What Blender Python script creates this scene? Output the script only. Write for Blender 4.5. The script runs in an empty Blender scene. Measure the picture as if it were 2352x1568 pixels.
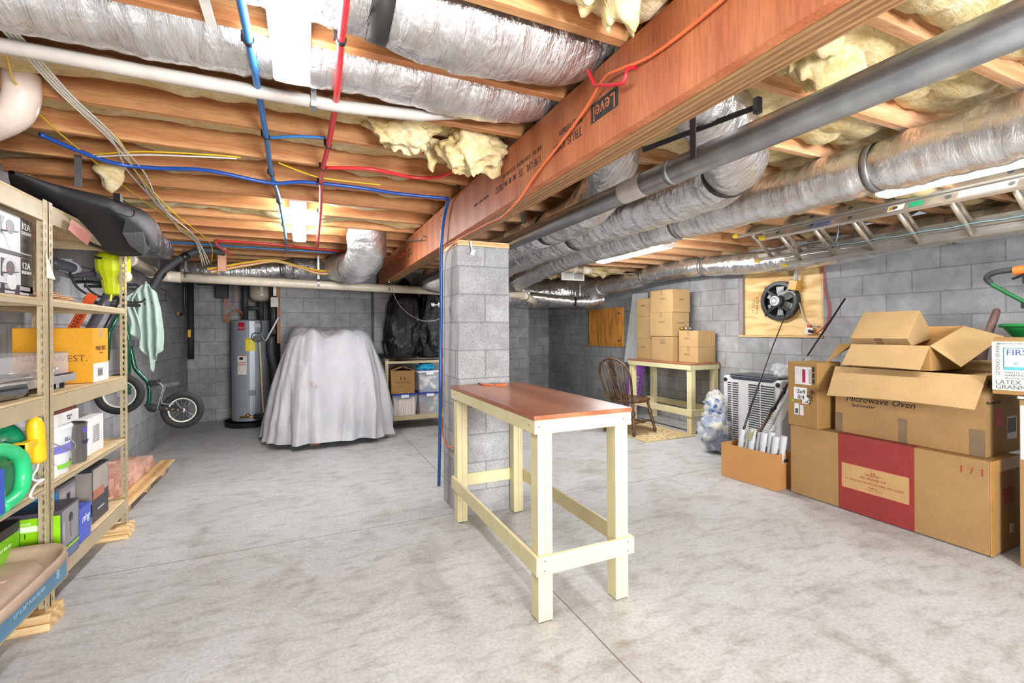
import bpy, bmesh, math, random
from mathutils import Vector, Matrix, noise
random.seed(11)
SC = bpy.context.scene
COL = SC.collection
PI = math.pi
# ---------------------------------------------------------------- camera
H = 1.332
cd = bpy.data.cameras.new('camera')
cam = bpy.data.objects.new('camera', cd); COL.objects.link(cam)
cd.sensor_width = 36; cd.lens = 16.314; cd.shift_y = -24.75/2352
cd.clip_start = .05; cd.clip_end = 60
cam.matrix_world = (Matrix.Translation((0, 0, H)) @ Matrix.Rotation(-.421970, 4, 'Z')
                    @ Matrix.Rotation(PI/2, 4, 'X') @ Matrix.Rotation(-.0060339, 4, 'Z'))
SC.camera = cam
# ---------------------------------------------------------------- world, exposure
w = bpy.data.worlds.new('world'); SC.world = w; w.use_nodes = True
w.node_tree.nodes['Background'].inputs[0].default_value = (.8, .85, 1, 1)
w.node_tree.nodes['Background'].inputs[1].default_value = .3
SC.view_settings.view_transform = 'Standard'; SC.view_settings.look = 'None'
SC.view_settings.exposure = 0.66; SC.view_settings.gamma = 1
SC.view_settings.use_curve_mapping = False
SC.cycles.use_denoising = True
SC.cycles.max_bounces = 8; SC.cycles.diffuse_bounces = 5; SC.cycles.glossy_bounces = 4
SC.cycles.transparent_max_bounces = 8; SC.cycles.transmission_bounces = 5
SC.cycles.caustics_reflective = False; SC.cycles.caustics_refractive = False
SC.cycles.sample_clamp_indirect = 4
LIGHT = 48.0      # strength of the fluorescent diffusers
# soft fill lamp added behind the camera, unseen, to even out the light
fl = bpy.data.lights.new('fill_light', 'AREA'); fl.shape = 'DISK'; fl.size = 1.2; fl.energy = 230; fl.color = (.96, .98, 1)
flo = bpy.data.objects.new('fill_light', fl); COL.objects.link(flo); flo.location = (1.0, -2.15, 1.35); flo.rotation_euler = (PI/2, 0, .02)
# ---------------------------------------------------------------- mesh helpers
OFF = {}
class G:
    def __init__(s): s.bm = bmesh.new()
    def f(s, vs, fs):
        v = [s.bm.verts.new(p) for p in vs]
        for q in fs:
            try: s.bm.faces.new([v[i] for i in q])
            except ValueError: pass
        return s
    def box(s, x0, x1, y0, y1, z0, z1, M=None):
        P = [Vector((x, y, z)) for z in (z0, z1) for y in (y0, y1) for x in (x0, x1)]
        if M: P = [M @ p for p in P]
        return s.f(P, [(0,2,3,1),(4,5,7,6),(0,1,5,4),(2,6,7,3),(0,4,6,2),(1,3,7,5)])
    def bar(s, a, b, w, h, up=(0,0,1)):
        a = Vector(a); b = Vector(b); d = (b-a).normalized(); u = Vector(up)
        r = d.cross(u); r = r.normalized() if r.length > 1e-4 else d.orthogonal().normalized()
        u = r.cross(d).normalized()
        P = [c + r*i*w/2 + u*j*h/2 for c in (a, b) for j in (-1, 1) for i in (-1, 1)]
        return s.f(P, [(0,2,3,1),(4,5,7,6),(0,1,5,4),(2,6,7,3),(0,4,6,2),(1,3,7,5)])
    def tube(s, pts, r, n=10, cap=True, disp=None):
        pts = [Vector(p) for p in pts]; m = len(pts)
        T = [(pts[min(i+1, m-1)]-pts[max(i-1, 0)]).normalized() for i in range(m)]
        u = T[0].orthogonal().normalized(); rings = []
        for i in range(m):
            u = (u - T[i]*u.dot(T[i])); u = u.normalized() if u.length > 1e-6 else T[i].orthogonal().normalized()
            v = T[i].cross(u); R = r[i] if isinstance(r, (list, tuple)) else r; ring = []
            for k in range(n):
                a = 2*PI*k/n; d = u*math.cos(a)+v*math.sin(a)
                rr = R*(disp(i, k, pts[i]+d*R) if disp else 1)
                ring.append(s.bm.verts.new(pts[i]+d*rr))
            rings.append(ring)
        for i in range(m-1):
            for k in range(n):
                s.bm.faces.new([rings[i][k], rings[i][(k+1)%n], rings[i+1][(k+1)%n], rings[i+1][k]])
        if cap:
            s.bm.faces.new(rings[0][::-1]); s.bm.faces.new(rings[-1])
        return s
    def cyl(s, a, b, r, n=20): return s.tube([a, b], r, n)
    def lathe(s, prof, n=28, M=None):
        rings = []
        for r, z in prof:
            ring = []
            for k in range(n):
                a = 2*PI*k/n; p = Vector((max(r, 1e-4)*math.cos(a), max(r, 1e-4)*math.sin(a), z))
                ring.append(s.bm.verts.new(M @ p if M else p))
            rings.append(ring)
        for i in range(len(prof)-1):
            for k in range(n):
                s.bm.faces.new([rings[i][k], rings[i][(k+1)%n], rings[i+1][(k+1)%n], rings[i+1][k]])
        s.bm.faces.new(rings[0][::-1]); s.bm.faces.new(rings[-1])
        return s
    def prism(s, pts, vec):
        pts = [Vector(p) for p in pts]; vec = Vector(vec); n = len(pts)
        a = [s.bm.verts.new(p) for p in pts]; b = [s.bm.verts.new(p+vec) for p in pts]
        s.bm.faces.new(a[::-1]); s.bm.faces.new(b)
        for i in range(n): s.bm.faces.new([a[i], a[(i+1)%n], b[(i+1)%n], b[i]])
        return s
    def grid(s, fn, nu, nv, wrapu=False):
        V = [[s.bm.verts.new(fn(i/nu, j/nv)) for j in range(nv+1)] for i in range(nu if wrapu else nu+1)]
        m = len(V)
        for i in range(nu):
            for j in range(nv):
                s.bm.faces.new([V[i][j], V[(i+1)%m][j], V[(i+1)%m][j+1], V[i][j+1]])
        return s
    def torus(s, c, ax, R, r, n=40, m=10):
        c = Vector(c); ax = Vector(ax).normalized(); u = ax.orthogonal().normalized(); v = ax.cross(u)
        pts = []
        for i in range(n):
            a = 2*PI*i/n; d = u*math.cos(a)+v*math.sin(a)
            pts.append([s.bm.verts.new(c+d*(R+r*math.cos(2*PI*k/m))+ax*r*math.sin(2*PI*k/m)) for k in range(m)])
        for i in range(n):
            for k in range(m):
                s.bm.faces.new([pts[i][k], pts[(i+1)%n][k], pts[(i+1)%n][(k+1)%m], pts[i][(k+1)%m]])
        return s
    def ball(s, c, r, n=16, m=10, sc=(1,1,1), rough=0, seed=0):
        c = Vector(c)
        def fn(u, v):
            a = 2*PI*u; b = PI*(v-.5)*.998
            d = Vector((math.cos(a)*math.cos(b)*sc[0], math.sin(a)*math.cos(b)*sc[1], math.sin(b)*sc[2]))
            k = 1+rough*noise.noise(d*3+Vector((seed, 0, 0))) if rough else 1
            return c+d*r*k
        s.grid(fn, n, m, True); return s
def cr(pts, k=8, closed=False):
    P = [Vector(p) for p in pts]; n = len(P); out = []
    g = (lambda i: P[i % n]) if closed else (lambda i: P[max(0, min(n-1, i))])
    for i in range(n if closed else n-1):
        a, b, c, d = g(i-1), g(i), g(i+1), g(i+2)
        for j in range(k):
            t = j/k
            out.append(.5*((2*b)+(c-a)*t+(2*a-5*b+4*c-d)*t*t+(3*b-a-3*c+d)*t**3))
    if not closed: out.append(P[-1].copy())
    return out
def thing(name, label, cat, loc=(0,0,0), group=None, rz=0, local=False):
    o = bpy.data.objects.new(name, None); COL.objects.link(o); o.empty_display_size = .1
    o.location = loc; o.rotation_euler = (0, 0, rz); o['label'] = label; o['category'] = cat
    if group: o['group'] = group
    OFF[o.name] = Vector((0,0,0)) if local else Vector(loc)
    return o
def obj(name, g, mat, parent=None, smooth=False, bev=0, local=False, label=None):
    bm = g.bm
    bmesh.ops.recalc_face_normals(bm, faces=bm.faces[:])
    me = bpy.data.meshes.new(name); 
    if parent is not None:
        off = OFF[parent.name]
    elif local: off = Vector((0,0,0))
    else:
        xs = [v.co for v in bm.verts]
        off = Vector(((min(v.x for v in xs)+max(v.x for v in xs))/2, (min(v.y for v in xs)+max(v.y for v in xs))/2, min(v.z for v in xs)))
    bmesh.ops.translate(bm, verts=bm.verts[:], vec=-off)
    bm.to_mesh(me); bm.free()
    for m in (mat if isinstance(mat, (list, tuple)) else [mat]): me.materials.append(m)
    if smooth: me.polygons.foreach_set('use_smooth', [True]*len(me.polygons))
    o = bpy.data.objects.new(name, me); COL.objects.link(o)
    if parent is not None: o.parent = parent
    else: o.location = off
    OFF[o.name] = off if parent is not None else off
    if bev:
        b = o.modifiers.new('b', 'BEVEL'); b.width = bev; b.segments = 2; b.limit_method = 'ANGLE'; b.angle_limit = .6
    if smooth and bev == 0:
        pass
    if label: o['label'] = label
    return o
def single(name, g, mat, label, cat, group=None, **k):
    o = obj(name, g, mat, None, **k); o['label'] = label; o['category'] = cat
    if group: o['group'] = group
    return o
def struct(name, g, mat, **k):
    o = obj(name, g, mat, None, **k); o['kind'] = 'structure'; return o
def clone(root, loc, rz=None, label=None, name=None):
    r = root.copy(); COL.objects.link(r); r.location = loc
    if rz is not None: r.rotation_euler = (0, 0, rz)
    if label: r['label'] = label
    OFF[r.name] = OFF.get(root.name, Vector())
    for ch in list(root.children):
        c = ch.copy(); COL.objects.link(c); c.parent = r
        for q in list(ch.children):
            d = q.copy(); COL.objects.link(d); d.parent = c
    return r
def text(parent, s, size, pos, right, up, mat, name='lettering', align='CENTER', depth=.0004, sx=1, shear=0, space=1):
    cu = bpy.data.curves.new(name, 'FONT'); cu.body = s; cu.size = size; cu.extrude = depth
    cu.align_x = align; cu.align_y = 'CENTER'; cu.shear = shear; cu.space_character = space; cu.resolution_u = 2
    cu.materials.append(mat)
    tmp = bpy.data.objects.new('tmp', cu); me = bpy.data.meshes.new_from_object(tmp); bpy.data.objects.remove(tmp)
    o = bpy.data.objects.new(name, me); COL.objects.link(o)
    if not me.materials: me.materials.append(mat)
    R = Vector(right).normalized(); U = Vector(up).normalized(); N = R.cross(U).normalized(); U = N.cross(R)
    p = Vector(pos) - (OFF[parent.name] if parent else Vector())
    M = Matrix(((R.x*sx, U.x, N.x, p.x), (R.y*sx, U.y, N.y, p.y), (R.z*sx, U.z, N.z, p.z), (0,0,0,1)))
    if parent: o.parent = parent
    o.matrix_local = M
    return o
# ---------------------------------------------------------------- material helpers
def hexc(h):
    h = h.lstrip('#'); c = [int(h[i:i+2], 16)/255 for i in (0, 2, 4)]
    return tuple((x/12.92 if x <= .04045 else ((x+.055)/1.055)**2.4) for x in c)+(1,)
class NT:
    def __init__(s, name):
        s.m = bpy.data.materials.new(name); s.m.use_nodes = True; s.t = s.m.node_tree; s.n = s.t.nodes
        s.b = s.n['Principled BSDF']
    def a(s, typ, **kw):
        n = s.n.new(typ)
        for k, v in kw.items():
            if hasattr(n, k) and not k.startswith('i_'): setattr(n, k, v)
            else: n.inputs[k[2:] if k.startswith('i_') else k].default_value = v
        return n
    def l(s, a, b): s.t.links.new(a, b)
    def pos(s, scale=(1,1,1), off=(0,0,0), obj=False):
        mp = s.n.new('ShaderNodeMapping'); mp.inputs['Scale'].default_value = scale; mp.inputs['Location'].default_value = off
        if obj: s.l(s.n.new('ShaderNodeTexCoord').outputs['Object'], mp.inputs[0])
        else: s.l(s.n.new('ShaderNodeNewGeometry').outputs['Position'], mp.inputs[0])
        return mp.outputs[0]
    def noise(s, vec, scale, detail=4, rough=.55, dist=0):
        n = s.n.new('ShaderNodeTexNoise'); n.inputs['Scale'].default_value = scale; n.inputs['Detail'].default_value = detail
        n.inputs['Roughness'].default_value = rough; n.inputs['Distortion'].default_value = dist
        if vec: s.l(vec, n.inputs['Vector'])
        return n.outputs['Fac']
    def ramp(s, fac, stops):
        r = s.n.new('ShaderNodeValToRGB'); e = r.color_ramp.elements
        while len(e) < len(stops): e.new(.5)
        for q, (p, c) in zip(e, stops): q.position = p; q.color = hexc(c) if isinstance(c, str) else c
        s.l(fac, r.inputs[0]); return r.outputs[0]
    def mix(s, fac, a, b, mode='MIX'):
        m = s.n.new('ShaderNodeMix'); m.data_type = 'RGBA'; m.blend_type = mode
        for sock, v in ((m.inputs[0], fac), (m.inputs[6], a), (m.inputs[7], b)):
            if hasattr(v, 'links'): s.l(v, sock)
            else: sock.default_value = (hexc(v) if isinstance(v, str) else v)
        return m.outputs[2]
    def math(s, op, a, b=0.0):
        m = s.n.new('ShaderNodeMath'); m.operation = op
        for sock, v in ((m.inputs[0], a), (m.inputs[1], b)):
            if hasattr(v, 'links'): s.l(v, sock)
            else: sock.default_value = v
        return m.outputs[0]
    def bump(s, h, strength=.3, dist=.01, normal=None):
        b = s.n.new('ShaderNodeBump'); b.inputs['Strength'].default_value = strength; b.inputs['Distance'].default_value = dist
        s.l(h, b.inputs['Height'])
        if normal: s.l(normal, b.inputs['Normal'])
        s.l(b.outputs[0], s.b.inputs['Normal']); return b.outputs[0]
    def set(s, color=None, rough=None, metal=None, **kw):
        for nm, v in (('Base Color', color), ('Roughness', rough), ('Metallic', metal)):
            if v is None: continue
            if hasattr(v, 'links'): s.l(v, s.b.inputs[nm])
            else: s.b.inputs[nm].default_value = hexc(v) if isinstance(v, str) else v
        for k, v in kw.items(): s.b.inputs[k.replace('_', ' ')].default_value = v
        return s.m
_MC = {}
def M(col, rough=.5, metal=0., var=.06, sc=14, bump=0.):
    k = (col, rough, metal, var, sc, bump)
    if k in _MC: return _MC[k]
    t = NT('paint_'+col.strip('#')); f = t.noise(t.pos(), sc, 3)
    c = hexc(col); lo = tuple(x*(1-var*1.6) for x in c[:3])+(1,); hi = tuple(min(1, x*(1+var)) for x in c[:3])+(1,)
    t.set(t.ramp(f, [(.35, lo), (.65, hi)]), rough, metal)
    if bump: t.bump(t.noise(t.pos(), sc*5, 3), bump, .004)
    _MC[k] = t.m; return t.m
def mat_block(name, tone=1.0, zoff=.178, uoff=0.):
    t = NT(name); g = t.n.new('ShaderNodeNewGeometry')
    sx = t.n.new('ShaderNodeSeparateXYZ'); t.l(g.outputs['Position'], sx.inputs[0])
    sn = t.n.new('ShaderNodeSeparateXYZ'); t.l(g.outputs['Normal'], sn.inputs[0])
    isx = t.math('GREATER_THAN', t.math('ABSOLUTE', sn.outputs[0]), .5)
    u = t.math('ADD', t.math('MULTIPLY', sx.outputs[0], t.math('SUBTRACT', 1., isx)), t.math('MULTIPLY', sx.outputs[1], isx))
    cx = t.n.new('ShaderNodeCombineXYZ'); t.l(t.math('ADD', u, uoff), cx.inputs[0]); t.l(t.math('SUBTRACT', sx.outputs[2], zoff-.2032*2), cx.inputs[1])
    def brick(c1, c2, cm, ms=.006, sm=.25):
        b = t.n.new('ShaderNodeTexBrick'); b.offset = .5; b.inputs['Scale'].default_value = 1
        b.inputs['Brick Width'].default_value = .4064; b.inputs['Row Height'].default_value = .2032
        b.inputs['Mortar Size'].default_value = ms; b.inputs['Mortar Smooth'].default_value = sm
        for i, c in enumerate((c1, c2, cm)): b.inputs[('Color1', 'Color2', 'Mortar')[i]].default_value = c
        nz = t.n.new('ShaderNodeTexNoise'); nz.inputs['Scale'].default_value = 14
        vm = t.n.new('ShaderNodeVectorMath'); vm.operation = 'MULTIPLY_ADD'; t.l(nz.outputs['Color'], vm.inputs[0])
        vm.inputs[1].default_value = (.006, .006, 0); t.l(cx.outputs[0], vm.inputs[2])
        t.l(vm.outputs[0], b.inputs['Vector']); return b
    s = lambda v: (v*tone*.97, v*tone*.98, v*tone, 1)
    b = brick(s(.47), s(.58), s(.37))
    big = t.noise(t.pos(), 1.1, 4); fine = t.noise(t.pos(), 170, 3, .7); med = t.noise(t.pos(), 9, 4)
    c = t.mix(1., b.outputs['Color'], t.ramp(big, [(.3, '#c9c6c4'), (.7, '#ffffff')]), 'MULTIPLY')
    c = t.mix(1., c, t.ramp(med, [(.3, '#dddddd'), (.7, '#ffffff')]), 'MULTIPLY')
    c = t.mix(1., c, t.ramp(fine, [(.3, '#b8b8b8'), (.55, '#ffffff')]), 'MULTIPLY')
    h = t.math('ADD', t.math('MULTIPLY', b.outputs['Fac'], -1.), t.math('MULTIPLY', fine, .25))
    t.bump(h, .55, .006)
    return t.set(c, .9)
def mat_floor():
    t = NT('polished_concrete'); p = t.pos()
    big = t.noise(p, .9, 6, .62, .6); mid = t.noise(t.pos((1, 1, 1), (3, 1, 0)), 3.6, 6, .65, .5); fine = t.noise(p, 60, 4, .7)
    st = t.noise(t.pos((1.2, 3.2, 1)), 5, 5, .6)
    c = t.ramp(big, [(.28, '#b1aeaa'), (.5, '#bcbcbc'), (.72, '#c6c7ca')])
    c = t.mix(1., c, t.ramp(mid, [(.3, '#dfdbd6'), (.5, '#ffffff'), (.75, '#f6f6f8')]), 'MULTIPLY')
    c = t.mix(1., c, t.ramp(st, [(.32, '#e4e2de'), (.5, '#ffffff')]), 'MULTIPLY')
    c = t.mix(1., c, t.ramp(fine, [(.3, '#dedede'), (.6, '#ffffff')]), 'MULTIPLY')
    g = t.n.new('ShaderNodeNewGeometry'); sx = t.n.new('ShaderNodeSeparateXYZ'); t.l(g.outputs['Position'], sx.inputs[0])
    wob = t.math('MULTIPLY', t.math('SUBTRACT', t.noise(p, 6, 2), .5), .008)
    def line(o, v): return t.math('LESS_THAN', t.math('ABSOLUTE', t.math('ADD', t.math('SUBTRACT', o, v), wob)), .0032)
    m = t.math('MAXIMUM', line(sx.outputs[0], 1.155), line(sx.outputs[1], 3.27))
    c = t.mix(m, c, '#6f6a62')
    r = t.ramp(mid, [(.3, (.42,)*3+(1,)), (.7, (.6,)*3+(1,))])
    t.set(c, None); t.l(r, t.b.inputs['Roughness']); t.b.inputs['Specular IOR Level'].default_value = .22
    t.bump(t.math('ADD', fine, t.math('MULTIPLY', m, -3.)), .12, .003)
    return t.m
def mat_wood(name, dark, light, axis='X', ring=26, rough=.6, dist=2.5, knots=True, glow=1):
    t = NT(name); sc = {'X': (.35, 4, 4), 'Y': (4, .35, 4), 'Z': (4, 4, .35)}[axis]
    ti = t.n.new('ShaderNodeObjectInfo'); 
    mp = t.n.new('ShaderNodeMapping'); mp.inputs['Scale'].default_value = sc
    g = t.n.new('ShaderNodeNewGeometry'); va = t.n.new('ShaderNodeVectorMath'); va.operation = 'ADD'
    cb = t.n.new('ShaderNodeCombineXYZ'); 
    for i in range(3): t.l(t.math('MULTIPLY', ti.outputs['Random'], 31.+i*7), cb.inputs[i])
    t.l(g.outputs['Position'], va.inputs[0]); t.l(cb.outputs[0], va.inputs[1]); t.l(va.outputs[0], mp.inputs[0])
    v = mp.outputs[0]
    w1 = t.n.new('ShaderNodeTexWave'); w1.wave_type = 'RINGS'; w1.rings_direction = axis; w1.inputs['Scale'].default_value = ring/10
    w1.inputs['Distortion'].default_value = dist; w1.inputs['Detail'].default_value = 3; w1.inputs['Detail Scale'].default_value = 1.2
    t.l(v, w1.inputs[0])
    n1 = t.noise(v, 3, 5, .6); n2 = t.noise(v, 30, 4, .6)
    f = t.math('ADD', t.math('MULTIPLY', w1.outputs['Fac'], .45), t.math('MULTIPLY', n1, .55))
    c = t.ramp(f, [(.2, dark), (.75, light)])
    c = t.mix(.5, c, t.ramp(n2, [(.35, '#b9a48e'), (.6, '#ffffff')]), 'MULTIPLY')
    h = t.n.new('ShaderNodeHueSaturation'); h.inputs['Saturation'].default_value = .96
    t.l(t.math('ADD', t.math('MULTIPLY', ti.outputs['Random'], .35), .85), h.inputs['Value']); t.l(c, h.inputs['Color'])
    t.bump(f, .12, .004)
    return t.set(h.outputs[0], rough)
def mat_foil(name='foil_jacket', st=(1, 1, 1), k=1.):
    t = NT(name); p = t.pos(); ps = t.pos(st)
    a = t.noise(p, 7, 4, .55, 1.0); b = t.noise(ps, 26, 5, .62, 1.5); c_ = t.noise(ps, 75, 3, .6, .6)
    h = t.math('ADD', t.math('ADD', t.math('MULTIPLY', a, .8), t.math('MULTIPLY', b, .6)), t.math('MULTIPLY', c_, .14))
    t.bump(h, .62*k, .02)
    c = t.ramp(a, [(.3, '#cfcdcc'), (.6, '#ededef')])
    r = t.ramp(b, [(.3, (.14,)*3+(1,)), (.7, (.30,)*3+(1,))])
    t.set(c, None, .90); t.l(r, t.b.inputs['Roughness']); return t.m
def mat_insul():
    t = NT('fiberglass'); p = t.pos()
    a = t.noise(p, 5, 6, .65, 1); b = t.noise(t.pos((1.5, 4, 2)), 22, 5, .7, .6); c_ = t.noise(p, 130, 3, .7)
    c = t.ramp(a, [(.22, '#b99a58'), (.42, '#d0ba84'), (.58, '#decda2'), (.75, '#e8e0c8')])
    c = t.mix(1., c, t.ramp(b, [(.25, '#d6c49c'), (.55, '#ffffff')]), 'MULTIPLY')
    t.bump(t.math('ADD', t.math('ADD', a, t.math('MULTIPLY', b, .45)), t.math('MULTIPLY', c_, .12)), .5, .02)
    return t.set(c, .95)
def mat_ply(name, a='#c99a56', b='#e3c083', axis=(1, .25, 6), rough=.6):
    t = NT(name); p = t.pos(axis)
    w1 = t.n.new('ShaderNodeTexWave'); w1.inputs['Scale'].default_value = 1.6; w1.inputs['Distortion'].default_value = 9
    w1.inputs['Detail'].default_value = 2; t.l(p, w1.inputs[0])
    n = t.noise(p, 7, 5)
    c = t.ramp(t.math('ADD', t.math('MULTIPLY', w1.outputs['Fac'], .4), t.math('MULTIPLY', n, .6)), [(.25, a), (.7, b)])
    return t.set(c, rough)
def mat_card(name='cardboard', col='#b5905f', var=.1, corr=True):
    t = NT(name); p = t.pos(); c = hexc(col)
    n = t.noise(p, 5, 4); f = t.noise(p, 90, 3, .6)
    k = t.ramp(n, [(.3, tuple(x*(1-var) for x in c[:3])+(1,)), (.7, tuple(min(1, x*(1+var*.6)) for x in c[:3])+(1,))])
    k = t.mix(.35, k, t.ramp(f, [(.3, '#cfcfcf'), (.6, '#ffffff')]), 'MULTIPLY')
    t.bump(t.noise(t.pos((60, 60, 1)), 1., 2), .06, .003)
    return t.set(k, .75)
def mat_clear(name, col=(1,1,1,1), rough=.05, alpha=.25):
    t = NT(name); n = t.noise(t.pos(), 9, 3)
    a = t.math('ADD', t.math('MULTIPLY', n, alpha*.4), alpha*.8)
    t.l(a, t.b.inputs['Alpha']); t.bump(t.noise(t.pos(), 25, 3), .2, .01); return t.set(col, rough)
BLOCK = mat_block('concrete_block'); BLOCK_R = mat_block('concrete_block_right', 1.0, .232, .1); BLOCK_P = mat_block('concrete_block_pier', 1.06, .178, -.2)
FLOOR = mat_floor()
JOIST = mat_wood('joist_lumber', '#bb743c', '#dda265', 'X', 12, .6, 1.5)
JOISTR = mat_wood('joist_lumber_right', '#bf8756', '#deb084', 'X', 12, .6, 1.5)
PINE = mat_wood('pale_pine', '#c99a5c', '#ecd09a', 'X', 20)
PINEY = mat_wood('pale_pine_long', '#b98a50', '#e0bd84', 'Y', 20)
FOIL = mat_foil(); FOILX = mat_foil('foil_jacket_crosswise', (1, .22, .22), 1.35); FOILY = mat_foil('foil_jacket_lengthwise', (.22, 1, .22), .75); INSUL = mat_insul()
LVL = mat_wood('veneer_beam_face', '#a9592c', '#bd7040', 'Z', 5, .5, 1.2)
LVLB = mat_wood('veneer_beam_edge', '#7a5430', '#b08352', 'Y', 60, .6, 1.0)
CARD = mat_card('cardboard', '#a58152'); CARD2 = mat_card('cardboard_light', '#b99868'); CARD3 = mat_card('cardboard_dark', '#9c7742'); CARDI = mat_card('cardboard_inside', '#b98d55')
PVC = M('#ddd2bd', .35); PVCW = M('#b5aca3', .4); BLK = M('#18181a', .35); BLKR = M('#1c1c1d', .75, bump=.3); DGREY = M('#3b3d41', .6, bump=.3)
CREAM = M('#d9cea2', .45, 0, .04, 6); TOPB = mat_wood('hardboard_top', '#a35c38', '#bf7e5a', 'Y', 5, .28, 3)
GALV = M('#9a9c9e', .32, .85, .12, 9, .1); ALU = M('#c9c5be', .35, .8, .06, 8); STEELB = M('#b8a888', .5, .15, .05, 9)
INK = M('#1a1714', .6); INKR = M('#a5342c', .6); INKB = M('#2c4fa0', .5); WHT = M('#ececea', .5, 0, .02); TAPE = M('#8d7557', .25)
BLUEP = M('#1f4f9e', .3); REDP = M('#d3262b', .28); ORG = M('#dd6f40', .45)
STRAPK = M('#2a2926', .5)
# ================================================================ the room
def wbox(name, mat, *a): return struct(name, G().box(*a), mat)
XL, XR, YB, YN, ZT = -1.57, 5.0, 8.25, -2.4, 2.27
wbox('floor', FLOOR, XL-.2, XR+.3, YN-.2, 9.5, -.12, 0)
wbox('wall_left', BLOCK, XL-.2, XL, YN, 9.35, 0, 2.30)
wbox('wall_rear', BLOCK, XL-.2, XR+.2, YN-.2, YN, 0, 2.56)
wbox('wall_back', BLOCK, XL, 4.07, YB, YB+.9, 0, 2.556)
wbox('wall_backright', BLOCK, 4.07, XR+.2, 9.15, 9.35, 0, 2.556)
wbox('wall_backcenter', BLOCK, -.29, 2.45, 7.02, YB-.002, 0, 2.268)
wbox('wall_backpilaster', BLOCK, .90, 1.30, 6.72, 7.018, 0, 1.984)
# right wall with the vent window recess (y 3.12..4.16, z 1.26..2.02)
struct('wall_right', G().box(XR, XR+.2, YN, 3.12, 0, 2.30).box(XR, XR+.2, 4.16, 9.15, 0, 2.30)
       .box(XR, XR+.2, 3.12, 4.16, 0, 1.235).box(XR, XR+.2, 3.12, 4.16, 2.03, 2.30), BLOCK_R)
struct('trim_1', G().box(XL-.2, XL, YN, 9.3, 2.302, 2.34), PINEY)
struct('trim_2', G().box(XR, XR+.2, YN, 9.3, 2.302, 2.34), PINEY)
struct('ceiling', G().box(XL-.2, XR+.2, YN, 9.35, 2.558, 2.58), mat_ply('subfloor_osb', '#a98a5c', '#cdb285'))
# ---- floor joists, one object each
JY = [1.22+.4*k for k in range(-8, 20)]
def ordn(n): return ['zeroth','first','second','third','fourth','fifth','sixth','seventh','eighth','ninth','tenth','eleventh','twelfth','thirteenth','fourteenth','fifteenth','sixteenth','seventeenth','eighteenth','nineteenth','twentieth','twenty-first','twenty-second','twenty-third'][n]
def joist(x0, x1, y, side, mat, n):
    g = G(); 
    m = 6
    g.box(x0, x1, y, y+.038, ZT, 2.556)
    if n < 1: lab = 'sawn ceiling joist behind the camera, %s of the orange beam, row at %.0f cm' % (side, -y*100)
    else: lab = 'orange sawn floor joist %s of the laminated beam, %s counting from the camera' % (side, ordn(n))
    return single('floor_joist', g, mat, lab, 'joist', 'floor joists %s of the beam' % side, bev=.003)
for k, y in enumerate(JY):
    if y > 8.9: continue
    n = k-6
    if y < -.9: continue
    joist(XL-.1, 1.03, y, 'left', JOIST, n) if y < 8.2 else None
    joist(1.04, XR+.1, y+.0, 'right', JOISTR, n)
# ---- insulation batts
DUCTBAY = {1.22: 'a', 1.62: 'b'}
def insul(x0, x1, y0, side, n, base=2.385, amp=.05, step=.03):
    nx = int((x1-x0)/step); ny = 14; W = .4-.038
    sd = random.random()*50
    def fn(u, v):
        x = x0+(x1-x0)*u; y = y0+.038+.0015+(W-.003)*v
        q = Vector((x*2.2, y*2.2, sd)); a = noise.noise(q)+.75*(.5-abs(noise.noise(q*2.1+Vector((0, y*3, 0)))))*1.0+.3*noise.noise(q*5)+.10*noise.noise(q*13)
        e = 1-abs(2*v-1)**4
        return Vector((x, y, base-amp*.9*e+amp*a*(.5+.5*e)))
    g = G().grid(fn, nx, ny)
    return g
def insul_obj(x0, x1, y0, side, n, **k):
    g = insul(x0, x1, y0, side, n, **k)
    lab = 'yellow fiberglass insulation %s of the beam, filling the %s joist bay from the camera' % (side, ordn(n)) if n > 0 else 'yellow fiberglass insulation %s of the beam, in a joist bay behind the camera' % side
    o = single('insulation_batt', g, INSUL, lab, 'insulation', 'fiberglass insulation %s of the beam' % side, smooth=True)
    s = o.modifiers.new('s', 'SOLIDIFY'); s.thickness = .05; s.offset = 1 if False else -1
    return o
for k, y in enumerate(JY):
    n = k-6
    if y < -.9 or y > 8.5: continue
    near = y < 4.5
    if y < 7.9: insul_obj(XL-.05, .96 if y > 2 or y < 1.1 else .96, y, 'left', max(n+1, 0), step=.03 if near else .06, base=2.388 if round(y, 2) not in DUCTBAY else 2.545, amp=.055 if round(y, 2) not in DUCTBAY else .01)
    insul_obj(1.14, XR+.02, y, 'right', max(n+1, 0), step=.03 if near else .06, base=2.405, amp=.08)
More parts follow.
